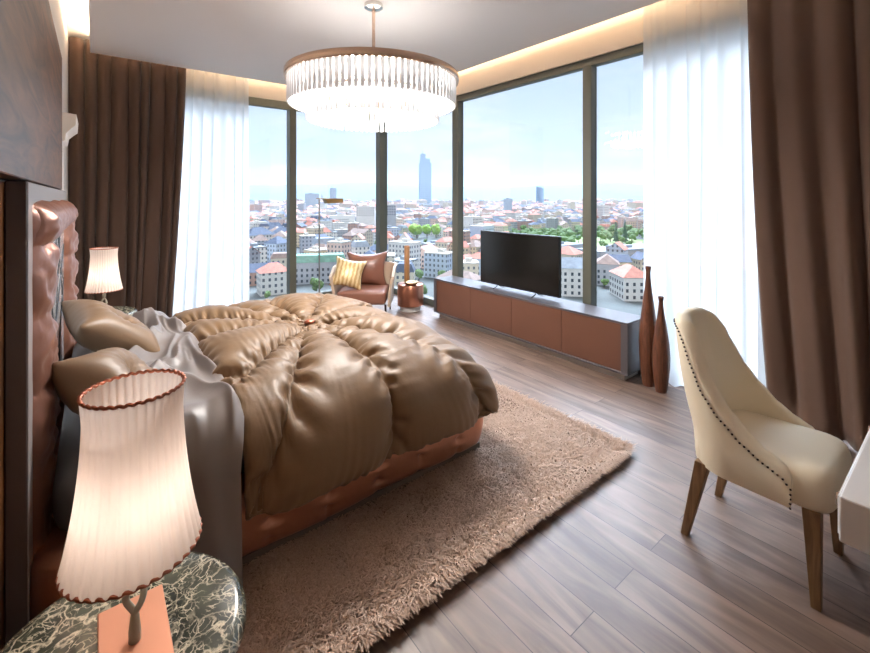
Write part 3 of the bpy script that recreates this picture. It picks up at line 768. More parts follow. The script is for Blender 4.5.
for k in range(6):
    a = 2*PI*(k+.5)/6
    l = bpy.data.lights.new('chandelier_light', 'POINT'); l.energy = CHW; l.color = (1, .96, .92); l.shadow_soft_size = .10
    lo = bpy.data.objects.new('chandelier_light', l); COL.objects.link(lo); lo.parent = ch; lo.location = (.17*math.cos(a), .17*math.sin(a), 2.24)
# ================================================================ TV CABINET
cb = empty('media_cabinet', (3.43, 2.93, 0), label='long low grey media cabinet with copper leather doors under the window', cat='cabinet')
def cp(mb, name, m, par=None, **k):
    mb.v = [(x-3.43, y-2.93, z) for x, y, z in mb.v]; return mb.build(name, m, par or cb, **k)
CX0, CX1, CY0, CY1 = 3.268, 3.575, 1.705, 4.158
cp(MB().box(CX0, CX1, CY0, CY1, .457, .477, bev=.002, seg=1).box(CX0, CX1, CY0, CY1, .060, .078, bev=.002, seg=1).box(CX0, CX1, CY0, CY0+.055, .078, .457).box(CX0, CX1, CY1-.045, CY1, .078, .457).box(CX1-.02, CX1, CY0, CY1, .078, .457), 'carcass', m_cab)
ys = [1.762, 2.318, 2.908, 3.508, 4.110]
for a, b_ in zip(ys[:-1], ys[1:]):
    cp(MB().box(CX0+.006, CX0+.024, a+.0015, b_-.0015, .081, .454, bev=.0015, seg=1), 'door', m_cabdoor)
cp(MB().box(CX0+.05, CX1-.04, CY0+.05, CY1-.05, 0, .060), 'plinth', m_plinth)
# ================================================================ TV
tv = empty('television', (3.45, 2.985, .4775), label='black flat television standing on the long low cabinet', cat='television')
MB().box(-.012, .022, -.53, .53, .035, .617, bev=.004, seg=2).build('housing', m_tvblack, tv)
MB().box(-.0135, -.0119, -.522, .522, .050, .609).build('screen', m_screen, tv)
for y in (-.26, .26):
    MB().tube([(-.085, y, .005), (-.02, y+.01, .02), (.0, y+.012, .05)], .005, 8).tube([(.085, y, .005), (.03, y+.01, .02), (.0, y+.012, .05)], .005, 8).build('stand_foot', m_tvblack, tv, smooth=True)
# ================================================================ VASES
def vase(x, y, h, r, lab):
    prof = [(.001, 0), (.62, 0), (.66, .01), (.80, .10), (.98, .25), (1.02, .36), (.93, .50), (.68, .66), (.42, .80), (.28, .90), (.25, .95), (.33, .985), (.34, 1.), (.24, 1.), (.20, .96), (.18, .90), (.001, .90)]
    # smooth resample
    P_ = []
    for i in range(len(prof)-1):
        for k in range(3):
            t = k/3; P_.append((prof[i][0]*(1-t)+prof[i+1][0]*t, prof[i][1]*(1-t)+prof[i+1][1]*t))
    P_.append(prof[-1])
    fl = lambda a, z: 1-.035*abs(math.sin(a*5))
    o = MB().lathe([(a*r, b*h) for a, b in P_], 40, cap=False, rip=fl).build('floor_vase', m_vase, None, smooth=True, auto=60, loc=(x, y, 0))
    return tag(o, lab, 'vase')
vase(3.385, 1.600, .925, .066, 'taller slender reddish wood floor vase beside the cabinet end')
vase(3.345, 1.485, .715, .062, 'shorter slender reddish wood floor vase next to the taller one')
# ================================================================ CREAM CHAIR
chair = empty('dining_chair', (2.20, .585, 0), label='cream leather chair with nailhead trim and oak legs at the desk', cat='chair')
# local: front is -y
def shell_point(u, v, off):
    """u 0..1 around from front left to front right, v height 0..1, off: 0 outer, 1 inner"""
    pass
W0, DB = .235, .195          # half width, back y at the seat level
def plan(u, shrink, yb, hw):
    """U plan: from (-hw,-.235) back to (-hw,yb-r), arc, mirror"""
    r = min(.16, hw-.02); yf = -.165
    hw -= shrink; yb -= shrink; r = max(.03, r-shrink)
    L1 = yb-r-yf; La = PI/2*r; Lb = 2*(hw-r); T = 2*L1+2*La+Lb; s_ = u*T
    if s_ <= L1: return (-hw, yf+s_, -1, 0)
    s_ -= L1
    if s_ <= La:
        a = s_/r; return (-hw+r-r*math.cos(a), yb-r+r*math.sin(a), -math.cos(a), math.sin(a))
    s_ -= La
    if s_ <= Lb: return (-hw+r+s_, yb, 0, 1)
    s_ -= Lb
    if s_ <= La:
        a = s_/r; return (hw-r+r*math.sin(a), yb-r+r*math.cos(a), math.sin(a), math.cos(a))
    s_ -= La
    return (hw, yb-r-s_, 1, 0)
ZB, ZTOP = .335, .925
def rim(u):
    t = 1-abs(2*u-1)        # 0 at the front ends, 1 mid back
    pts = [(0, .445), (.05, .475), (.16, .500), (.28, .540), (.40, .605), (.50, .68), (.58, .785), (.64, .865), (.70, .908), (.80, .928), (1, .935)]
    for (a, za), (b, zb_) in zip(pts[:-1], pts[1:]):
        if t <= b:
            k = (t-a)/(b-a); k = k*k*(3-2*k)*.4+k*.6; return za+(zb_-za)*k
    return pts[-1][1]
def shp(u, z, shrink):
    q = max(0, (z-.47)/.46)
    hw = W0-.032*q**1.2+.012*math.sin(min(1, q)*PI)
    x, y, nx, ny = plan(u, shrink, DB, hw)
    lean = .10*q*max(0, (y+.10)/.3) if y > -.10 else 0
    return Vector((x, y+lean*1.0+.02*max(0, (y)/.2)*(z-ZB), z)), Vector((nx, ny, 0))
NU = 90; th = .052; rows = []; rimline = []
for i in range(NU+1):
    u = i/NU; zr = rim(u); row = []
    ends = min(1, min(u, 1-u)/.03)
    tt = th*(.55+.45*ends)
    for k in range(15):
        z = ZB+(zr-.028-ZB)*k/14; p, n_ = shp(u, z, 0); bul = .012*math.sin(PI*k/14); row.append(tuple(p+n_*bul))
    rimline.append((row[-1], u, n_))
    for k in range(1, 8):
        a = PI*k/8; p, n_ = shp(u, zr-.028, tt/2*(1-math.cos(a))); p.z += .028*math.sin(a); row.append(tuple(p))
    for k in range(15):
        z = zr-.028+(.40-(zr-.028))*k/14; p, n_ = shp(u, z, tt); row.append(tuple(p))
    rows.append(row)
mb = MB().grid(rows)
m_ = len(rows[0])
mb.add(rows[0], [tuple(range(m_))]); mb.add(rows[-1], [tuple(reversed(range(m_)))])
mb.build('backrest', m_cream, chair, smooth=True, auto=70, fix=True)
nl = MB()
for i in range(0, NU*3+1):
    u = i/(NU*3)
    if i % 3: continue
nails = []
pl_prev = None; acc_ = 0
for i in range(1200):
    u = i/1199; zr = rim(u)-.040
    p, n_ = shp(u, zr, 0); p = p+n_*.004
    if pl_prev is None: nails.append(p); pl_prev = p; continue
    acc_ += (p-pl_prev).length; pl_prev = p
    if acc_ > .0165: nails.append(p.copy()); acc_ = 0
for sgn in (-1, 1):
    for k in range(1, 5):
        p, n_ = shp(0 if sgn < 0 else 1, rim(0)-.040-.0165*k, 0); nails.append(p+n_*.008)
for p in nails:
    nl.lathe([(.001, -.0035), (.003, -.003), (.0045, 0), (.003, .003), (.001, .0035)], 8, c=tuple(p), cap=False)
nl.build('nailhead_trim', m_nail, chair, smooth=True)
# seat
def superseat():
    rows = []
    for j in range(21):
        v = j/20; row = []
        for i in range(49):
            u = i/48; a = 2*PI*u
            ca, sa = math.cos(a), math.sin(a); e = .42
            x = math.copysign(abs(ca)**e, ca); y = math.copysign(abs(sa)**e, sa)
            row.append((x, y))
        rows.append(row)
    return rows
st = []
for j, (rr, z) in enumerate(((.0, .488), (.35, .488), (.65, .484), (.85, .474), (.95, .456), (1., .425), (1., .385), (.985, .350), (.96, .335), (.5, .335), (0, .335))):
    row = []
    for i in range(72):
        a = 2*PI*i/72; ca, sa = math.cos(a), math.sin(a); e = .38
        x = math.copysign(abs(ca)**e, ca)*(.214+.020*max(0, -sa))*rr; y = math.copysign(abs(sa)**e, sa)*.235*rr-.045
        zz = z+(.012*(-(y+.045)/.235) if z > .45 else 0)
        row.append((x, y, zz))
    row.append(row[0]); st.append(row)
sub(MB().grid(st).build('seat', m_cream, chair, smooth=True, fix=True))
for sx_, sy_ in ((-1, -1), (1, -1), (-1, 1), (1, 1)):
    top = (sx_*.185, -.215 if sy_ < 0 else .135); bot = (sx_*.192, -.228 if sy_ < 0 else .205)
    v = []; hw = (.026, .0145)
    for (c_, h_, z) in ((bot, hw[1], 0), (top, hw[0], .345)):
        for dx_, dy_ in ((-1, -1), (1, -1), (1, 1), (-1, 1)): v.append((c_[0]+dx_*h_, c_[1]+dy_*h_, z))
    lg = MB().add(v, [(0, 3, 2, 1), (4, 5, 6, 7), (0, 1, 5, 4), (1, 2, 6, 5), (2, 3, 7, 6), (3, 0, 4, 7)]).build('leg', m_leg, chair)
    bv = lg.modifiers.new('b', 'BEVEL'); bv.width = .003; bv.segments = 2
# ================================================================ DESK
dk = empty('desk', (2.0, -.08, 0), label='white lacquered desk edge with small ring pulls beside the cream chair', cat='desk')
def kp(mb, name, m, par=None, **k):
    mb.v = [(x-2.0, y+.08, z) for x, y, z in mb.v]; return mb.build(name, m, par or dk, **k)
kp(MB().box(1.376, 2.95, -.42, .205, .642, .750, bev=.004, seg=2), 'desk_top', m_white)
for x0, x1 in ((1.392, 1.90), (1.905, 2.42), (2.425, 2.935)):
    dr = kp(MB().box(x0, x1, .200, .2095, .650, .743, bev=.002, seg=1), 'drawer', m_white)
    for xx in ((x0+.012,) if x0 < 1.5 else ()):
        pass
    xc = x0+.045 if x0 < 1.5 else x0+.03
    pts = [(xc+.010*math.cos(a), .2165, .712+.014*math.sin(a)) for a in [2*PI*k/24 for k in range(24)]]
    kp(MB().tube(pts, .0024, 6, closed=True).lathe([(.001, 0), (.004, 0), (.004, .004), (.001, .004)], 8, c=(xc, .2125, .724)), 'ring_pull', m_rose, dr, smooth=True, auto=50)
    kids(dr)[0].location = (0, 0, 0)
for x, y in ((1.62, -.36), (2.85, -.36), (1.62, .02), (2.85, .02)):
    kp(MB().box(x-.02, x+.02, y-.02, y+.02, 0, .643), 'leg', m_white)
# ================================================================ ARMCHAIR
ac = empty('armchair', (2.66, 4.78, 0), R(-38), label='brown leather armchair with beige wings before the corner window', cat='armchair')
def ash(u, z, shrink):
    q = max(0, (z-.16)/.6); hw = .385+.03*q
    r = .12; yf = -.30-.02*q; yb = .30+.05*q
    hw -= shrink; yb -= shrink; r -= shrink*.8
    L1 = yb-r-yf; La = PI/2*r; Lb = 2*(hw-r); T = 2*L1+2*La+Lb; s_ = u*T
    if s_ <= L1: p = (-hw, yf+s_, -1, 0)
    elif s_ <= L1+La: a = (s_-L1)/r; p = (-hw+r-r*math.cos(a), yb-r+r*math.sin(a), -math.cos(a), math.sin(a))
    elif s_ <= L1+La+Lb: p = (-hw+r+s_-L1-La, yb, 0, 1)
    elif s_ <= L1+2*La+Lb: a = (s_-L1-La-Lb)/r; p = (hw-r+r*math.sin(a), yb-r+r*math.cos(a), math.sin(a), math.cos(a))
    else: p = (hw, yb-r-(s_-L1-2*La-Lb), 1, 0)
    return Vector((p[0], p[1], z)), Vector((p[2], p[3], 0))
rows = []
for i in range(61):
    u = i/60; t = 1-abs(2*u-1); zr = .56+.09*min(1, t/.25)+.02*t; row = []
    for k in range(9): p, n_ = ash(u, .17+(zr-.17)*k/8, 0); row.append(tuple(p+n_*.035*(k/8)**3*(1 if t < .55 else .3)))
    for k in range(9): p, n_ = ash(u, zr+(.17-zr)*k/8, .035); row.append(tuple(p+n_*.035*(1-k/8)**3*(1 if t < .55 else .3)))
    rows.append(row)
mb = MB().grid(rows); mb.add(rows[0], [tuple(range(18))]); mb.add(rows[-1], [tuple(reversed(range(18)))])
mb.build('shell', m_linen, ac, smooth=True, auto=60, fix=True)
sub(MB().box(-.335, .335, -.36, .24, .20, .385, bev=.05, seg=3).build('seat', m_leather, ac, smooth=True), 1)
bc = pillow_mesh('back_cushion', CUSHION, m_leather, ac, scale=(1.42, 1.15, .95)); bc.location = (0, .165, .585); bc.rotation_euler = (R(78), 0, 0)
for x in (-.32, .32):
    for y in (-.27, .27):
        MB().tube([(x, y, .20), (x*1.03, y*1.05, 0)], [.016, .010], 8).build('leg', m_nail, ac, smooth=True, auto=40)
tc_ = pillow_mesh('throw_cushion', CUSHION, m_cush, None, scale=(.98, .98, .60)); tc_.location = (2.43, 4.775, .545); tc_.rotation_euler = (R(62), R(12), R(-30))
tag(tc_, 'gold striped satin throw cushion leaning on the brown armchair', 'cushion')
ac.scale = (.88, .90, .93); tc_.scale = (.92, .92, .92)
# ================================================================ SIDE TABLE
stb = empty('side_table', (3.24, 4.62, 0), label='copper drum side table beside the brown leather armchair', cat='side table')
lob = lambda a, z: 1-.045*(abs(math.cos(a*2.5)))**6
MB().lathe([(.02, .068), (.168, .068), (.172, .074), (.172, .336), (.166, .342), (.02, .342)], 120, rip=lob).build('drum', m_copper, stb, smooth=True, auto=50)
MB().lathe([(.135, 0), (.135, .067)], 40).build('plinth', m_wbase, stb, smooth=True, auto=40)
d_ = MB().lathe([(.001, 0), (.05, 0), (.07, .008), (.092, .034), (.096, .04), (.09, .04), (.066, .016), (.001, .012)], 40, c=(0, 0, 0), cap=False).build('dish', m_brass, None, smooth=True, auto=60, loc=(3.20, 4.535, .3425))
tag(d_, 'shallow brass dish on the copper side table', 'dish')
v_ = MB().lathe([(.001, 0), (.034, 0), (.036, .004), (.036, .485), (.033, .49), (.028, .49), (.028, .40), (.001, .40)], 28, cap=False).build('cylinder_vase', mat('amber_wood', rgb(178, 128, 84), .45), None, smooth=True, auto=60, loc=(3.235, 4.69, .3425))
tag(v_, 'tall narrow amber cylinder vase standing on the copper side table', 'vase')
# ================================================================ FLOOR LAMP
fl_ = empty('floor_lamp', (2.46, 5.72, 0), label='slim brass reading floor lamp behind the armchair before the window', cat='floor lamp')
MB().lathe([(.001, 0), (.12, 0), (.12, .012), (.02, .018), (.001, .018)], 32, cap=False).build('base', m_brass, fl_, smooth=True, auto=40)
MB().tube([(0, 0, .015), (0, 0, 1.455)], .0095, 10).build('pole', m_steel, fl_, smooth=True, auto=40)
MB().tube([(-.045, .0, 1.457), (.09, -.03, 1.457)], .006, 8).build('arm', m_brass, fl_, smooth=True)
MB().tube([(.035, -.01, 1.45), (.035, -.01, 1.525)], .006, 8).build('switch', m_brass, fl_, smooth=True)
hd = MB()
for k, (w, z) in enumerate(((1, 0),)):
    v = [(.045, -.05, 1.458), (.335, -.06, 1.458), (.335, .02, 1.458), (.045, .02, 1.458), (.095, -.075, 1.388), (.325, -.085, 1.398), (.325, .045, 1.398), (.095, .045, 1.388)]
    hd.add(v, [(0, 1, 2, 3), (0, 4, 5, 1), (1, 5, 6, 2), (2, 6, 7, 3), (3, 7, 4, 0), (4, 7, 6, 5)])
hd.build('lamp_head', m_brass, fl_, fix=True)
# ================================================================ RUG
RX0, RX1, RY0, RY1 = .30, 2.38, 1.235, 4.02
rug = empty('shag_rug', (1.34, 2.62, 0), label='pale brown shaggy rug lying under the bed', cat='rug')
MB().box(RX0-1.30, RX1-1.38, RY0-2.58, RY1-2.66, .001, .009).build('backing', m_rugbase, rug)
rs_ = np.random.RandomState(4)
def blades(n, x0, x1, y0, y1, fringe=None):
    x = rs_.uniform(x0, x1, n); y = rs_.uniform(y0, y1, n)
    return x, y
NB1 = 34000
x, y = blades(NB1, RX0, RX1, RY0, 1.95)
x2, y2 = blades(14000, 1.70, RX1, 1.95, RY1)
x3, y3 = blades(7000, RX0, RX1, RY0, RY0+.05); x4, y4 = blades(7000, RX1-.05, RX1, RY0, RY1)
x = np.concatenate([x, x2, x3, x4]); y = np.concatenate([y, y2, y3, y4]); n = len(x)
fieldang = np.array([noise.noise(Vector((a*2.3, b*2.3, 1)))*5+noise.noise(Vector((a*9, b*9, 5)))*3 for a, b in zip(x, y)])
ang = fieldang+rs_.normal(0, .9, n)
edx = np.minimum(1, np.minimum(x-RX0, RX1-x)/.05); edy = np.minimum(1, (y-RY0)/.05)
fr_ = rs_.uniform(0, .10, n); out = np.where((y-RY0) < fr_, -PI/2+rs_.normal(0, .45, n), ang); out = np.where((RX1-x) < fr_, rs_.normal(0, .45, n), out)
edge_ = ((y-RY0) < fr_*.6) | ((RX1-x) < fr_*.6); L_ = rs_.uniform(.026, .050, n)*(1+rs_.uniform(0, .9, n)*edge_); lean = rs_.uniform(.45, .95, n)
w = rs_.uniform(.0018, .0042, n)
dx, dy = np.cos(out), np.sin(out); px, py = -dy, dx
P0 = np.stack([x, y, np.full(n, .010)], 1)
h1 = L_*(1-lean*.50); P1 = P0+np.stack([dx*L_*.30, dy*L_*.30, h1*.62], 1)
cu = rs_.normal(0, .3, n); dx2, dy2 = np.cos(out+cu), np.sin(out+cu)
P2 = P1+np.stack([dx2*L_*.5, dy2*L_*.5, h1*.10-.004*lean], 1)
P2[:, 2] = np.maximum(P2[:, 2], .004); P1[:, 2] = np.maximum(P1[:, 2], .006)
off = np.stack([px*w, py*w, np.zeros(n)], 1)
A = np.stack([P0-off, P0+off, P1+off, P1-off, P2+off*.3, P2-off*.3], 1).reshape(-1, 3)-np.array([1.34, 2.62, 0])
base = (np.arange(n)*6)[:, None]
Fq = np.concatenate([base+np.array([0, 1, 2, 3]), base+np.array([3, 2, 4, 5])], 1).reshape(-1)
me = bpy.data.meshes.new('shag_pile'); me.vertices.add(len(A)); me.vertices.foreach_set('co', A.ravel())
me.loops.add(len(Fq)); me.loops.foreach_set('vertex_index', Fq); me.polygons.add(len(Fq)//4)
me.polygons.foreach_set('loop_start', np.arange(0, len(Fq), 4)); me.update(calc_edges=True); me.validate()
me.materials.append(m_rug); o = bpy.data.objects.new('shag_pile', me); COL.objects.link(o); o.parent = rug; o['kind'] = 'stuff'
# ================================================================ CITY
GZ = -50.0
YAW = math.atan(340/430); sY, cY = math.sin(YAW), math.cos(YAW)
def at(px, d):      # a bearing seen at column px, depth d metres out
    a = (px-435)/430
    return (d*(sY+cY*a), d*(cY-sY*a))
def col_of(x, y):
    d = x*sY+y*cY; return 435+430*(x*cY-y*sY)/d, d
def wallmat(name, c, wc=(92, 99, 110), fx=3.1, fz=3.3):
    """painted facade with rows of windows laid out in metres on the UVs"""
    m, nt, b = M_(name); L = nt.links.new
    uv = N(nt, 'ShaderNodeUVMap'); sp = N(nt, 'ShaderNodeSeparateXYZ'); L(uv.outputs[0], sp.inputs[0])
    def band(o, period, lo, hi):
        a = N(nt, 'ShaderNodeMath', operation='DIVIDE'); L(o, a.inputs[0]); a.inputs[1].default_value = period
        f = N(nt, 'ShaderNodeMath', operation='FRACT'); L(a.outputs[0], f.inputs[0])
        g = N(nt, 'ShaderNodeMath', operation='GREATER_THAN'); L(f.outputs[0], g.inputs[0]); g.inputs[1].default_value = lo
        l = N(nt, 'ShaderNodeMath', operation='LESS_THAN'); L(f.outputs[0], l.inputs[0]); l.inputs[1].default_value = hi
        m_ = N(nt, 'ShaderNodeMath', operation='MULTIPLY'); L(g.outputs[0], m_.inputs[0]); L(l.outputs[0], m_.inputs[1]); return m_.outputs[0]
    mu = N(nt, 'ShaderNodeMath', operation='MULTIPLY'); L(band(sp.outputs[0], fx, .30, .70), mu.inputs[0]); L(band(sp.outputs[1], fz, .28, .78), mu.inputs[1])
    mx = N(nt, 'ShaderNodeMix', data_type='RGBA'); L(mu.outputs[0], mx.inputs[0]); mx.inputs[6].default_value = c; mx.inputs[7].default_value = rgb(*wc)
    L(mx.outputs[2], b.inputs['Base Color']); b.inputs['Roughness'].default_value = .75
    return m
WALLS = {'white': (222, 219, 214), 'cream': (214, 204, 184), 'pink': (220, 190, 176), 'grey': (170, 172, 178), 'ochre': (214, 196, 166), 'pale blue': (186, 198, 214), 'brick': (178, 144, 130)}
ROOFS = {'red tile': (192, 128, 110), 'dark slate': (84, 94, 114), 'brown tile': (150, 128, 118), 'grey metal': (150, 156, 164), 'pale flat': (206, 200, 192), 'green copper': (120, 160, 142)}
wm = {k: wallmat('facade_'+k.replace(' ', '_'), rgb(*v)) for k, v in WALLS.items()}
rmt = {k: mat('roof_'+k.replace(' ', '_'), rgb(*v), .8, var=(.35, .18)) for k, v in ROOFS.items()}
m_cwin = mat('dark_window', rgb(74, 82, 92), .2)
def house_geo(w, d, h, rh, kind):
    """walls verts/faces/uv and roof verts/faces"""
    a, b = w/2, d/2
    wv = [(-a,-b,0),(a,-b,0),(a,b,0),(-a,b,0),(-a,-b,h),(a,-b,h),(a,b,h),(-a,b,h)]
    wf = [(0,1,5,4),(1,2,6,5),(2,3,7,6),(3,0,4,7)]
    uv = [[(0,0),(w,0),(w,h),(0,h)],[(0,0),(d,0),(d,h),(0,h)],[(0,0),(w,0),(w,h),(0,h)],[(0,0),(d,0),(d,h),(0,h)]]
    e = .5
    if kind == 'hip':
        k = min(a, b)
        if w >= d: r = [(-a+k*.9,0,h+rh),(a-k*.9,0,h+rh)]; rf = [(0,1,5,4),(1,2,5),(2,3,4,5),(3,0,4)]
        else: r = [(0,-b+k*.9,h+rh),(0,b-k*.9,h+rh)]; rf = [(0,1,4),(1,2,5,4),(2,3,5),(3,0,4,5)]
        rv = [(-a-e,-b-e,h-.2),(a+e,-b-e,h-.2),(a+e,b+e,h-.2),(-a-e,b+e,h-.2)]+r
        rf.append((3, 2, 1, 0))
    elif kind == 'gable':
        if w >= d:
            rv = [(-a-e,-b-e,h-.2),(a+e,-b-e,h-.2),(a+e,b+e,h-.2),(-a-e,b+e,h-.2),(-a-e,0,h+rh),(a+e,0,h+rh)]; rf = [(0,1,5,4),(2,3,4,5),(3,2,1,0)]
            wv += [(-a,0,h+rh-.3),(a,0,h+rh-.3)]; wf += [(5,6,9),(7,4,8)]; uv += [[(0,h),(d,h),(d/2,h+rh)]]*2
        else:
            rv = [(-a-e,-b-e,h-.2),(a+e,-b-e,h-.2),(a+e,b+e,h-.2),(-a-e,b+e,h-.2),(0,-b-e,h+rh),(0,b+e,h+rh)]; rf = [(1,2,5,4),(3,0,4,5),(3,2,1,0)]
            wv += [(0,-b,h+rh-.3),(0,b,h+rh-.3)]; wf += [(4,5,8),(6,7,9)]; uv += [[(0,h),(w,h),(w/2,h+rh)]]*2
    elif kind == 'mansard':
        k = 1.6
        rv = [(-a-.3,-b-.3,h-.1),(a+.3,-b-.3,h-.1),(a+.3,b+.3,h-.1),(-a-.3,b+.3,h-.1),(-a+k,-b+k,h+rh),(a-k,-b+k,h+rh),(a-k,b-k,h+rh),(-a+k,b-k,h+rh)]
        rf = [(0,1,5,4),(1,2,6,5),(2,3,7,6),(3,0,4,7),(4,5,6,7)]
    else:
        rv = [(-a-.2,-b-.2,h),(a+.2,-b-.2,h),(a+.2,b+.2,h),(-a-.2,b+.2,h),(-a-.2,-b-.2,h+.8),(a+.2,-b-.2,h+.8),(a+.2,b+.2,h+.8),(-a-.2,b+.2,h+.8),(-a*.4,-b*.3,h+.8),(a*.1,-b*.3,h+.8),(a*.1,b*.4,h+.8),(-a*.4,b*.4,h+.8),(-a*.4,-b*.3,h+3),(a*.1,-b*.3,h+3),(a*.1,b*.4,h+3),(-a*.4,b*.4,h+3)]
        rf = [(0,1,5,4),(1,2,6,5),(2,3,7,6),(3,0,4,7),(4,5,6,7),(8,9,13,12),(9,10,14,13),(10,11,15,14),(11,8,12,15),(12,13,14,15)]
    return wv, wf, uv, rv, rf
def house(x, y, rz, w, d, h, rh, kind, wc, rc, near=False, name='house', gz=GZ):
    wv, wf, uv, rv, rf = house_geo(w, d, h, rh, kind)
    me = bpy.data.meshes.new(name); me.from_pydata(wv, [], wf); me.materials.append(wm[wc] if not near else plainw[wc])
    ul = me.uv_layers.new(name='UVMap'); li = 0
    for q in uv:
        for p in q: ul.data[li].uv = p; li += 1
    o = bpy.data.objects.new(name, me); COL.objects.link(o); o.location = (x, y, gz); o.rotation_euler = (0, 0, rz)
    MB().add(rv, rf).build('roof', rmt[rc], o)
    c_ = MB()
    return o
plainw = {k: mat('plaster_'+k.replace(' ', '_'), rgb(*v), .8, var=(.3, .06)) for k, v in WALLS.items()}
PANES = [(250, 288, 'leftmost window pane'), (288, 380, 'pane behind the armchair'), (380, 458, 'pane above the side table'), (458, 590, 'pane behind the television'), (590, 655, 'pane beside the right sheer')]
def pane_of(px):
    for a, b_, s_ in PANES:
        if a <= px < b_: return s_
    return 'left sheer curtain' if px < 300 else 'right sheer curtain'
rng = random.Random(21)
placed = []
def free(x, y, r):
    return all((x-a)**2+(y-b_)**2 > (r+c_)**2 for a, b_, c_ in placed)
def winpane(o, w, d, h, nmax=40):
    """real windows on the two faces turned to the viewer"""
    px0 = o.location
    cnt = 0; base = None
    R_ = Matrix.Rotation(o.rotation_euler.z, 3, 'Z')
    fl = max(1, int(h/3.3))
    for nx, ny, ww, dd in ((0, -1, w, d/2), (0, 1, w, d/2), (-1, 0, d, w/2), (1, 0, d, w/2)):
        nrm = R_ @ Vector((nx, ny, 0))
        if nrm.dot(Vector((-px0.x, -px0.y, 0)).normalized()) < .15: continue
        nc = max(2, int(ww/3.0))
        for f in range(max(0, fl-4), fl):
            for c_ in range(nc):
                if cnt >= nmax: return
                t = (c_+.5)/nc*ww-ww/2; z = f*3.3+1.9
                if base is None:
                    base = MB().box(-.62, .62, -.06, .06, -.85, .85).build('window', m_cwin, o); b2 = base
                else:
                    b2 = base.copy(); COL.objects.link(b2)
                b2.location = (nx*dd if nx else t, ny*dd if ny else t, z); b2.rotation_euler = (0, 0, 0 if ny else PI/2); cnt += 1
cnt = {}
SPEC = []
# hand placed: (px, depth, w, d, h, rh, kind, wall, roof, rz, label)
SPEC += [
 (318, 268, 34, 14, 13, 4.0, 'mansard', 'grey', 'green copper', -.42, 'grey terrace with green copper mansard roof seen left of the armchair'),
 (260, 262, 22, 12, 8, 4.5, 'gable', 'brick', 'dark slate', -.15, 'low brick house with long slate roof in the leftmost window pane'),
 (283, 300, 16, 12, 11, 3, 'mansard', 'cream', 'brown tile', -.3, 'small cream house beside the first window post'),
 (258, 420, 26, 18, 17, 7, 'hip', 'white', 'dark slate', .2, 'white villa with steep dark slate roof in the leftmost pane'),
 (282, 440, 18, 14, 17, 6, 'hip', 'white', 'dark slate', -.2, 'narrow white house with slate hip roof by the first post'),
 (366, 620, 26, 16, 40, 0, 'flat', 'white', 'pale flat', -.6, 'tall white apartment slab above the armchair back'),
 (342, 700, 40, 14, 24, 0, 'flat', 'white', 'pale flat', -.4, 'long white apartment slab left of the armchair'),
 (391, 560, 12, 12, 44, 0, 'flat', 'grey', 'pale flat', -.5, 'slim striped grey tower beside the corner window post'),
 (425, 330, 22, 16, 12, 4, 'gable', 'pink', 'red tile', .5, 'pink house with red roof above the copper side table'),
 (404, 380, 16, 14, 14, 8, 'gable', 'white', 'red tile', .9, 'white gabled house with red roof beside the armchair'),
 (436, 410, 24, 14, 9, 0, 'flat', 'grey', 'grey metal', .1, 'grey flat roofed block right of the green tree crown'),
 (472, 560, 22, 18, 28, 0, 'flat', 'white', 'pale flat', .2, 'white office block left of the television'),
 (482, 470, 26, 16, 22, 0, 'flat', 'pale blue', 'pale flat', .3, 'pale blue banded block behind the television corner'),
 (466, 300, 18, 12, 9, 4, 'hip', 'white', 'red tile', .3, 'white house with red hip roof beside the cabinet end'),
 (574, 232, 11, 14, 15, 5, 'gable', 'white', 'grey metal', .75, 'tall white house with grey roof right of the television'),
 (568, 300, 16, 16, 14, 5, 'hip', 'cream', 'red tile', .2, 'cream house with red roof just behind the television edge'),
 (607, 262, 16, 13, 13, 5, 'hip', 'grey', 'brown tile', .55, 'grey house with brown tiled roof between post and sheer'),
 (630, 226, 20, 14, 12, 5, 'hip', 'white', 'red tile', .85, 'white house with bright red roof behind the taller vase'),
 (625, 372, 90, 26, 9, 0, 'flat', 'grey', 'grey metal', -.18, 'long grey station hall below the green park'),
 (560, 400, 40, 22, 9, 0, 'flat', 'grey', 'grey metal', -.15, 'wide grey shed roof right behind the television'),
]
for s_ in SPEC:
    px, dpt, w, d, h, rh, kind, wc, rc, rz, lab = s_
    x, y = at(px, dpt); o = house(x, y, rz, w, d, h, rh, kind, wc, rc, near=True)
    tag(o, lab, 'building'); placed.append((x, y, math.hypot(w, d)*.5)); winpane(o, w, d, h, 36)
N_IND = 300-len(SPEC); got = 0; tries = 0; labs = {}
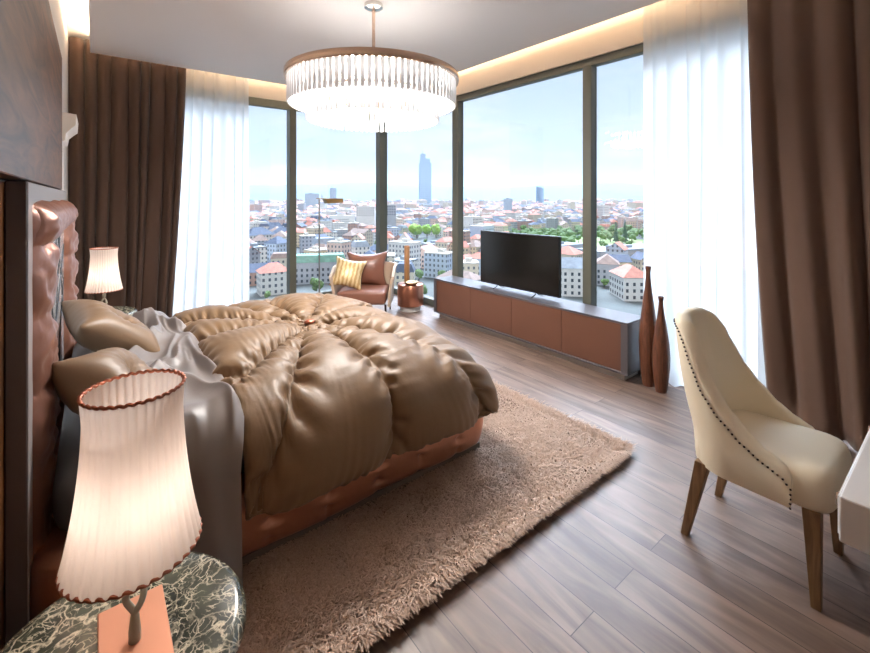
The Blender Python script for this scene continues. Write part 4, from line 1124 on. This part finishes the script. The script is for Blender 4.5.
while got < N_IND and tries < 60000:
    tries += 1
    u = rng.random(); dpt = 225+(820-225)*u**.62; px = rng.uniform(238, 662)
    if (px > 505 and 395 < dpt < 640) or (405 < px < 448 and 400 < dpt < 585): continue        # park and rail land
    x, y = at(px, dpt); w = rng.uniform(11, 22); d = rng.uniform(9, 14); r = math.hypot(w, d)*.5+.8
    if not free(x, y, r): continue
    h = rng.uniform(9, 18)*(1.0 if dpt > 300 else .85)
    kind = rng.choices(['hip', 'gable', 'mansard', 'flat'], [5, 4, 2, 3])[0]
    wc = rng.choices(list(WALLS), [7, 5, 3, 3, 2, 1.5, 1.5])[0]
    if kind == 'flat': rc = rng.choice(['pale flat', 'pale flat', 'grey metal']); h *= 1.25
    elif kind == 'mansard': rc = rng.choice(['dark slate', 'brown tile', 'grey metal', 'red tile'])
    else: rc = rng.choices(['red tile', 'brown tile', 'dark slate'], [4, 3, 3])[0]
    rh = rng.uniform(3.2, 5.0)
    o = house(x, y, rng.choice([.35, .35+PI/2, -.2, .9])+rng.uniform(-.1, .1), w, d, h, rh, kind, wc, rc)
    band = 'near' if dpt < 380 else ('middle' if dpt < 560 else 'far')
    kn = {'hip': 'hip roofed', 'gable': 'gabled', 'mansard': 'mansard roofed', 'flat': 'flat topped'}[kind]
    rn = {'red tile': 'red', 'brown tile': 'brown', 'dark slate': 'slate', 'grey metal': 'grey metal', 'pale flat': 'pale'}[rc]
    lab = f'{band} {wc} {kn} house, roof {rn}, in the {pane_of(px)}'
    labs.setdefault(lab, []).append(o)
    tag(o, lab, 'building'); placed.append((x, y, r)); got += 1
for lab, os_ in labs.items():
    for o in os_: o['group'] = lab
    if len(os_) == 1: os_[0]['group'] = 'single houses of the near city'
# distant city mass
cm = MB(); mats = [wm['white'], wm['cream'], wm['pink'], wm['grey'], rmt['red tile'], rmt['brown tile'], rmt['pale flat'], rmt['dark slate'], wm['pale blue']]
UVs = []
rs2 = random.Random(5)
def far_house(x, y, rz, w, d, h, rh, kind, wi, ri):
    wv, wf, uv, rv, rf = house_geo(w, d, h, rh, kind)
    c_, s_ = math.cos(rz), math.sin(rz); T = lambda p: (x+p[0]*c_-p[1]*s_, y+p[0]*s_+p[1]*c_, GZ+p[2])
    cm.add([T(p) for p in wv], wf, wi); UVs.extend(p for q in uv for p in q)
    cm.add([T(p) for p in rv], rf, ri); UVs.extend((0, 0) for q in rf for p in q)
dpt = 850
while dpt < 5200:
    st_ = 20*(dpt/820)**.75; px = 150
    while px < 800:
        sx = st_*1.25*430/dpt; px += sx*rs2.uniform(.6, 1.25)
        if rs2.random() < .14: continue
        if px > 500 and dpt < 1000 and rs2.random() < .7: continue
        x, y = at(px, dpt+rs2.uniform(-.2, .4)*st_)
        if any(abs(px-a_) < 14 and abs(dpt-b_) < 130 for a_, b_ in ((425, 2600), (540, 3400), (508, 1150), (312, 1900), (333, 2300))): continue
        big = (dpt/820)**.6
        w = rs2.uniform(14, 34)*big; d = rs2.uniform(12, 18)*big; h = rs2.uniform(10, 20)*(1 if rs2.random() < .95 else 1.9)*(1+.10*(dpt/820-1))
        kd = rs2.choices(['hip', 'gable', 'flat'], [5, 4, 4])[0]
        far_house(x, y, rs2.uniform(-.3, 1.2), w, d, h, rs2.uniform(3.5, 5.5)*big**.5, kd, rs2.choices([0, 1, 2, 3, 8], [8, 5, 4, 2, 1.5])[0], (6 if kd == 'flat' else rs2.choices([4, 5, 7], [4, 3, 2.6])[0]))
    dpt += st_*1.25
for px0, px1 in ((-260, 222), (705, 1000)):       # some town to either side, for other viewpoints
    for k in range(330):
        x, y = at(rs2.uniform(px0, px1), rs2.uniform(240, 820)); far_house(x, y, rs2.uniform(0, 1.5), rs2.uniform(14, 24), 13, rs2.uniform(9, 17), 4, 'hip', rs2.choice([0, 1, 2]), rs2.choice([4, 5]))
o = cm.build('distant_city', mats); ul = o.data.uv_layers.new(name='UVMap')
ul.data.foreach_set('uv', [c_ for p in UVs for c_ in p]); tag(o, 'sprawl of small red roofed buildings filling the far plain', 'city', kind='stuff')
# two glass skyscrapers
def tower(px, dpt, w, d, h, steps, lab, nm='skyscraper'):
    x, y = at(px, dpt); t = empty(nm, (x, y, GZ), -.5, label=lab, cat='skyscraper')
    gm = wallmat('tower_glass_%d' % px, rgb(168, 192, 214), (128, 158, 190), 9, 12)
    for i, (a0, a1, b0, b1, z1) in enumerate(steps):
        wv = [(a*w, b_*d, z) for z in (0, z1*h) for a, b_ in ((a0, b0), (a1, b0), (a1, b1), (a0, b1))]
        wf = [(0,1,5,4),(1,2,6,5),(2,3,7,6),(3,0,4,7),(4,5,6,7)]
        me = bpy.data.meshes.new('glass_shaft'); me.from_pydata(wv, [], wf); me.materials.append(gm); ul = me.uv_layers.new(name='UVMap')
        li = 0
        for f in wf:
            for vi_ in f: p = wv[vi_]; ul.data[li].uv = (p[0]+p[1], p[2]); li += 1
        o = bpy.data.objects.new('glass_shaft', me); COL.objects.link(o); o.parent = t
    return t
tower(425, 2600, 70, 55, 335, [(-.5, .5, -.5, .5, .80), (-.42, .40, -.4, .4, .88), (-.40, .02, -.35, .35, .965)], 'tall glass skyscraper with stepped top above the copper side table')
t_ = [o for o in bpy.data.objects if o.name.startswith('skyscraper')][0]
MB().tube([(-14, 0, 320), (-14, 0, 350)], 1.6, 6).build('antenna', rmt['grey metal'], t_)
tower(540, 3400, 46, 46, 150, [(-.5, .5, -.5, .5, .93), (-.5, .1, -.5, .5, 1.0)], 'smaller glass tower on the horizon above the television')
for (px, dpt, w, h, lab) in ((508, 1150, 20, 52, 'dark slab tower standing left above the television'), (312, 1900, 60, 75, 'grey office slab on the horizon behind the floor lamp'), (333, 2300, 36, 110, 'faint pale tower on the horizon near the floor lamp head')):
    x, y = at(px, dpt); o = house(x, y, -.4, w, w*.5, h, 0, 'flat', 'pale blue', 'grey metal', name='office_tower'); tag(o, lab, 'building')
# trees
m_leaf = mat('tree_leaf', rgb(98, 124, 74), .8, var=(.6, .3)); m_leaf2 = mat('bright_leaf', rgb(140, 176, 70), .8, var=(.8, .25)); m_con = mat('conifer_leaf', rgb(64, 90, 70), .8, var=(.6, .3)); m_bark = mat('bark', rgb(84, 68, 54), .9)
def crown_me(kind, seed, m):
    bm = bmesh.new(); rr = random.Random(seed)
    if kind == 'broad':
        for k in range(7):
            mt = Matrix.Translation((rr.uniform(-2.2, 2.2), rr.uniform(-2.2, 2.2), 6+rr.uniform(-1.5, 2.2))) @ Matrix.Scale(rr.uniform(1.8, 2.9), 4)
            bmesh.ops.create_icosphere(bm, subdivisions=2, radius=1, matrix=mt)
    else:
        for k in range(5):
            mt = Matrix.Translation((0, 0, 3+k*2.6)); bmesh.ops.create_cone(bm, segments=10, radius1=2.6-k*.42, radius2=.4, depth=3.6, cap_ends=True, matrix=mt)
    for v in bm.verts:
        nn = noise.noise_vector(v.co*.9+Vector((seed, 0, 0)))*.75; v.co += nn
    me = bpy.data.meshes.new('crown'); bm.to_mesh(me); bm.free(); me.materials.append(m); return me
crowns = {('broad', i): crown_me('broad', i, m_leaf) for i in range(3)}; crowns[('bright', 0)] = crown_me('broad', 9, m_leaf2); crowns[('conifer', 0)] = crown_me('conifer', 3, m_con)
trunk_me = None
def tree(px, dpt, kind, i, s_, lab, grp):
    global trunk_me
    x, y = at(px, dpt); t = empty('tree', (x, y, GZ), rng.uniform(0, 6), label=lab, cat='tree', group=grp); t.scale = (s_, s_, s_*rng.uniform(.85, 1.15))
    placed.append((x, y, 6.6*s_))
    c_ = bpy.data.objects.new('crown', crowns[(kind, i)]); COL.objects.link(c_); c_.parent = t
    if trunk_me is None:
        o = MB().tube([(0, 0, 0), (.1, 0, 4.5)], [.4, .22], 8).build('trunk', m_bark, t); trunk_me = o.data
    else:
        o = bpy.data.objects.new('trunk', trunk_me); COL.objects.link(o); o.parent = t
    return t
k = 0
tr_ = 0
while k < 150 and tr_ < 9000:
    tr_ += 1
    px = rng.uniform(455, 665); dpt = rng.uniform(430, 640)
    if px < 505 and dpt < 560: continue
    if 575 < px and dpt < 500: continue
    x, y = at(px, dpt)
    sz_ = rng.uniform(.8, 1.35)
    if not free(x, y, 4.4*sz_): continue
    side = 'between the television and the window post' if px < 590 else 'between the window post and the sheer curtain'
    far = 'far' if dpt > 540 else 'near'
    tree(px, dpt, 'broad', k % 3, sz_, f'{far} leafy green park tree {side}', f'{far} park trees {side}'); k += 1
for px, dpt, s_, w_ in ((616, 505, 1.55, 'left'), (625, 505, 1.7, 'right')):
    tree(px, dpt, 'conifer', 0, s_, f'tall dark conifer in the park, the {w_} one of a pair', 'pair of dark conifers')
for px, dpt, lab in ((417, 560, 'large bright green tree crown above the copper side table'), (427, 575, 'bright green tree crown right of the tall cylinder vase'), (436, 562, 'bright green tree at the right end of the bright row')):
    tree(px, dpt, 'bright', 0, 2.3 if px == 417 else 1.7, lab, 'bright green trees above the side table')
k = 0; tr_ = 0
while k < 90 and tr_ < 9000:
    tr_ += 1; px = rng.uniform(245, 655); dpt = rng.uniform(215, 560)
    x, y = at(px, dpt)
    sz_ = rng.uniform(.45, .85)
    if not free(x, y, 4.4*sz_): continue
    tree(px, dpt, 'broad', k % 3, sz_, 'small leafy street tree between houses, in the '+pane_of(px), 'street trees through the '+pane_of(px)); k += 1
# ground and hills
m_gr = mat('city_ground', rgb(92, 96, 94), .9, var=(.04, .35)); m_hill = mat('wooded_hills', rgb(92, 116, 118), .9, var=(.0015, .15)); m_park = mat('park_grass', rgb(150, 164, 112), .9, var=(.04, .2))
rows = []
for j in range(2):
    rows.append([(-14000+28000*i/1, -3000+19000*j, GZ) for i in range(2)])
tag(MB().grid(rows).build('ground', m_gr), kind='structure')
pk = []
for px, dpt in ((500, 398), (690, 398), (690, 520), (500, 640)): x, y = at(px, dpt); pk.append((x, y, GZ+.15))
tag(MB().add(pk, [(0, 1, 2, 3)]).build('park_ground', m_park), kind='structure')
rows = []
for k in range(6):
    D = 7600+k*700; row = []
    for i in range(161):
        a = math.radians(-30+150*i/160); prof_ = 400+110*noise.noise(Vector((a*3.1, 2, 0)))+60*noise.noise(Vector((a*9, 5, 0)))+14*noise.noise(Vector((a*30, 5, k)))
        hh = prof_*math.sin(PI*(k/5)*.5)**1.0 if k else 0
        row.append((D*math.sin(a), D*math.cos(a), GZ+max(0, hh)))
    rows.append(row)
tag(MB().grid(rows).build('hills', m_hill, None, smooth=True, fix=True), kind='structure')
# haze over the plain
if HAZE > 0:
    hz = MB().box(-9000, 16000, 150, 16000, GZ-5, GZ+900).build('haze', None)
    hz.data.materials.clear(); m = bpy.data.materials.new('haze'); m.use_nodes = True; nt = m.node_tree; nt.nodes.remove(nt.nodes['Principled BSDF'])
    v = N(nt, 'ShaderNodeVolumeScatter'); v.inputs['Color'].default_value = (.42, .54, .70, 1); v.inputs['Density'].default_value = HAZE; v.inputs['Anisotropy'].default_value = .2
    nt.links.new(v.outputs[0], nt.nodes['Material Output'].inputs['Volume']); hz.data.materials.append(m); hz['kind'] = 'structure'; hz['label'] = 'pale blue haze lying over the distant city'; hz['category'] = 'haze'
# ================================================================ SKY, SUN, CAMERA
w = bpy.data.worlds.new('sky'); sc.world = w; w.use_nodes = True; nt = w.node_tree; L = nt.links.new
bg = nt.nodes['Background']; tc = N(nt, 'ShaderNodeTexCoord'); sp = N(nt, 'ShaderNodeSeparateXYZ'); L(tc.outputs['Generated'], sp.inputs[0])
cr = N(nt, 'ShaderNodeValToRGB'); L(sp.outputs[2], cr.inputs[0]); el = cr.color_ramp.elements
el[0].position = 0; el[0].color = rgb(206, 224, 244); el[1].position = .42; el[1].color = rgb(198, 220, 246)
for p_, c_ in ((.06, rgb(210, 227, 246)), (.16, rgb(218, 232, 249)), (.30, rgb(206, 226, 249))):
    e = el.new(p_); e.color = c_
mp = N(nt, 'ShaderNodeMapping'); mp.inputs['Scale'].default_value = (1.6, 1.6, 6.5); L(tc.outputs['Generated'], mp.inputs[0])
nz = N(nt, 'ShaderNodeTexNoise'); nz.inputs['Scale'].default_value = 2.0; nz.inputs['Detail'].default_value = 7; nz.inputs['Roughness'].default_value = .55; L(mp.outputs[0], nz.inputs['Vector'])
mr = N(nt, 'ShaderNodeMapRange'); mr.inputs[1].default_value = .48; mr.inputs[2].default_value = .70; L(nz.outputs['Fac'], mr.inputs[0])
mx = N(nt, 'ShaderNodeMix', data_type='RGBA'); L(mr.outputs[0], mx.inputs[0]); L(cr.outputs[0], mx.inputs[6]); mx.inputs[7].default_value = rgb(248, 250, 255)
L(mx.outputs[2], bg.inputs[0])
# bright sky lobe added above the view to light the room and sheers
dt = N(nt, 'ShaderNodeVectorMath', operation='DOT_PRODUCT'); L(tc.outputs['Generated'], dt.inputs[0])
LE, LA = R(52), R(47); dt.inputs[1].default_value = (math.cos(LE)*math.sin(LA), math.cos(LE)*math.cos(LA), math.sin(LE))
st = N(nt, 'ShaderNodeMapRange'); st.interpolation_type = 'SMOOTHSTEP'; L(dt.outputs['Value'], st.inputs[0]); st.inputs[1].default_value = .855; st.inputs[2].default_value = .98; st.inputs[3].default_value = SKY; st.inputs[4].default_value = SKY_LOBE
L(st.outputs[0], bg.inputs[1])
su = bpy.data.lights.new('sun', 'SUN'); su.energy = SUN; su.angle = R(2); su.color = (1, .95, .88)
so = bpy.data.objects.new('sun', su); COL.objects.link(so); so.rotation_euler = (R(48), 0, R(-40))
cam = bpy.data.cameras.new('camera'); co_ = bpy.data.objects.new('camera', cam); COL.objects.link(co_); sc.camera = co_
co_.location = (0, 0, 1.45); co_.rotation_euler = (PI/2, 0, -YAW); cam.lens = 430/870*36; cam.sensor_width = 36; cam.shift_y = -127.5/870; cam.clip_end = 40000; cam.clip_start = .02
vs = sc.view_settings; vs.view_transform = 'Standard'; vs.look = 'None'; vs.gamma = 1; vs.use_curve_mapping = False; vs.exposure = EXPO
cy = sc.cycles; cy.max_bounces = 8; cy.diffuse_bounces = 5; cy.glossy_bounces = 4; cy.transmission_bounces = 6; cy.transparent_max_bounces = 20; cy.volume_bounces = 1
cy.sample_clamp_indirect = 5; cy.sample_clamp_direct = 0; cy.caustics_reflective = False; cy.caustics_refractive = False; cy.use_denoising = True; cy.use_light_tree = True
bpy.context.view_layer.update()
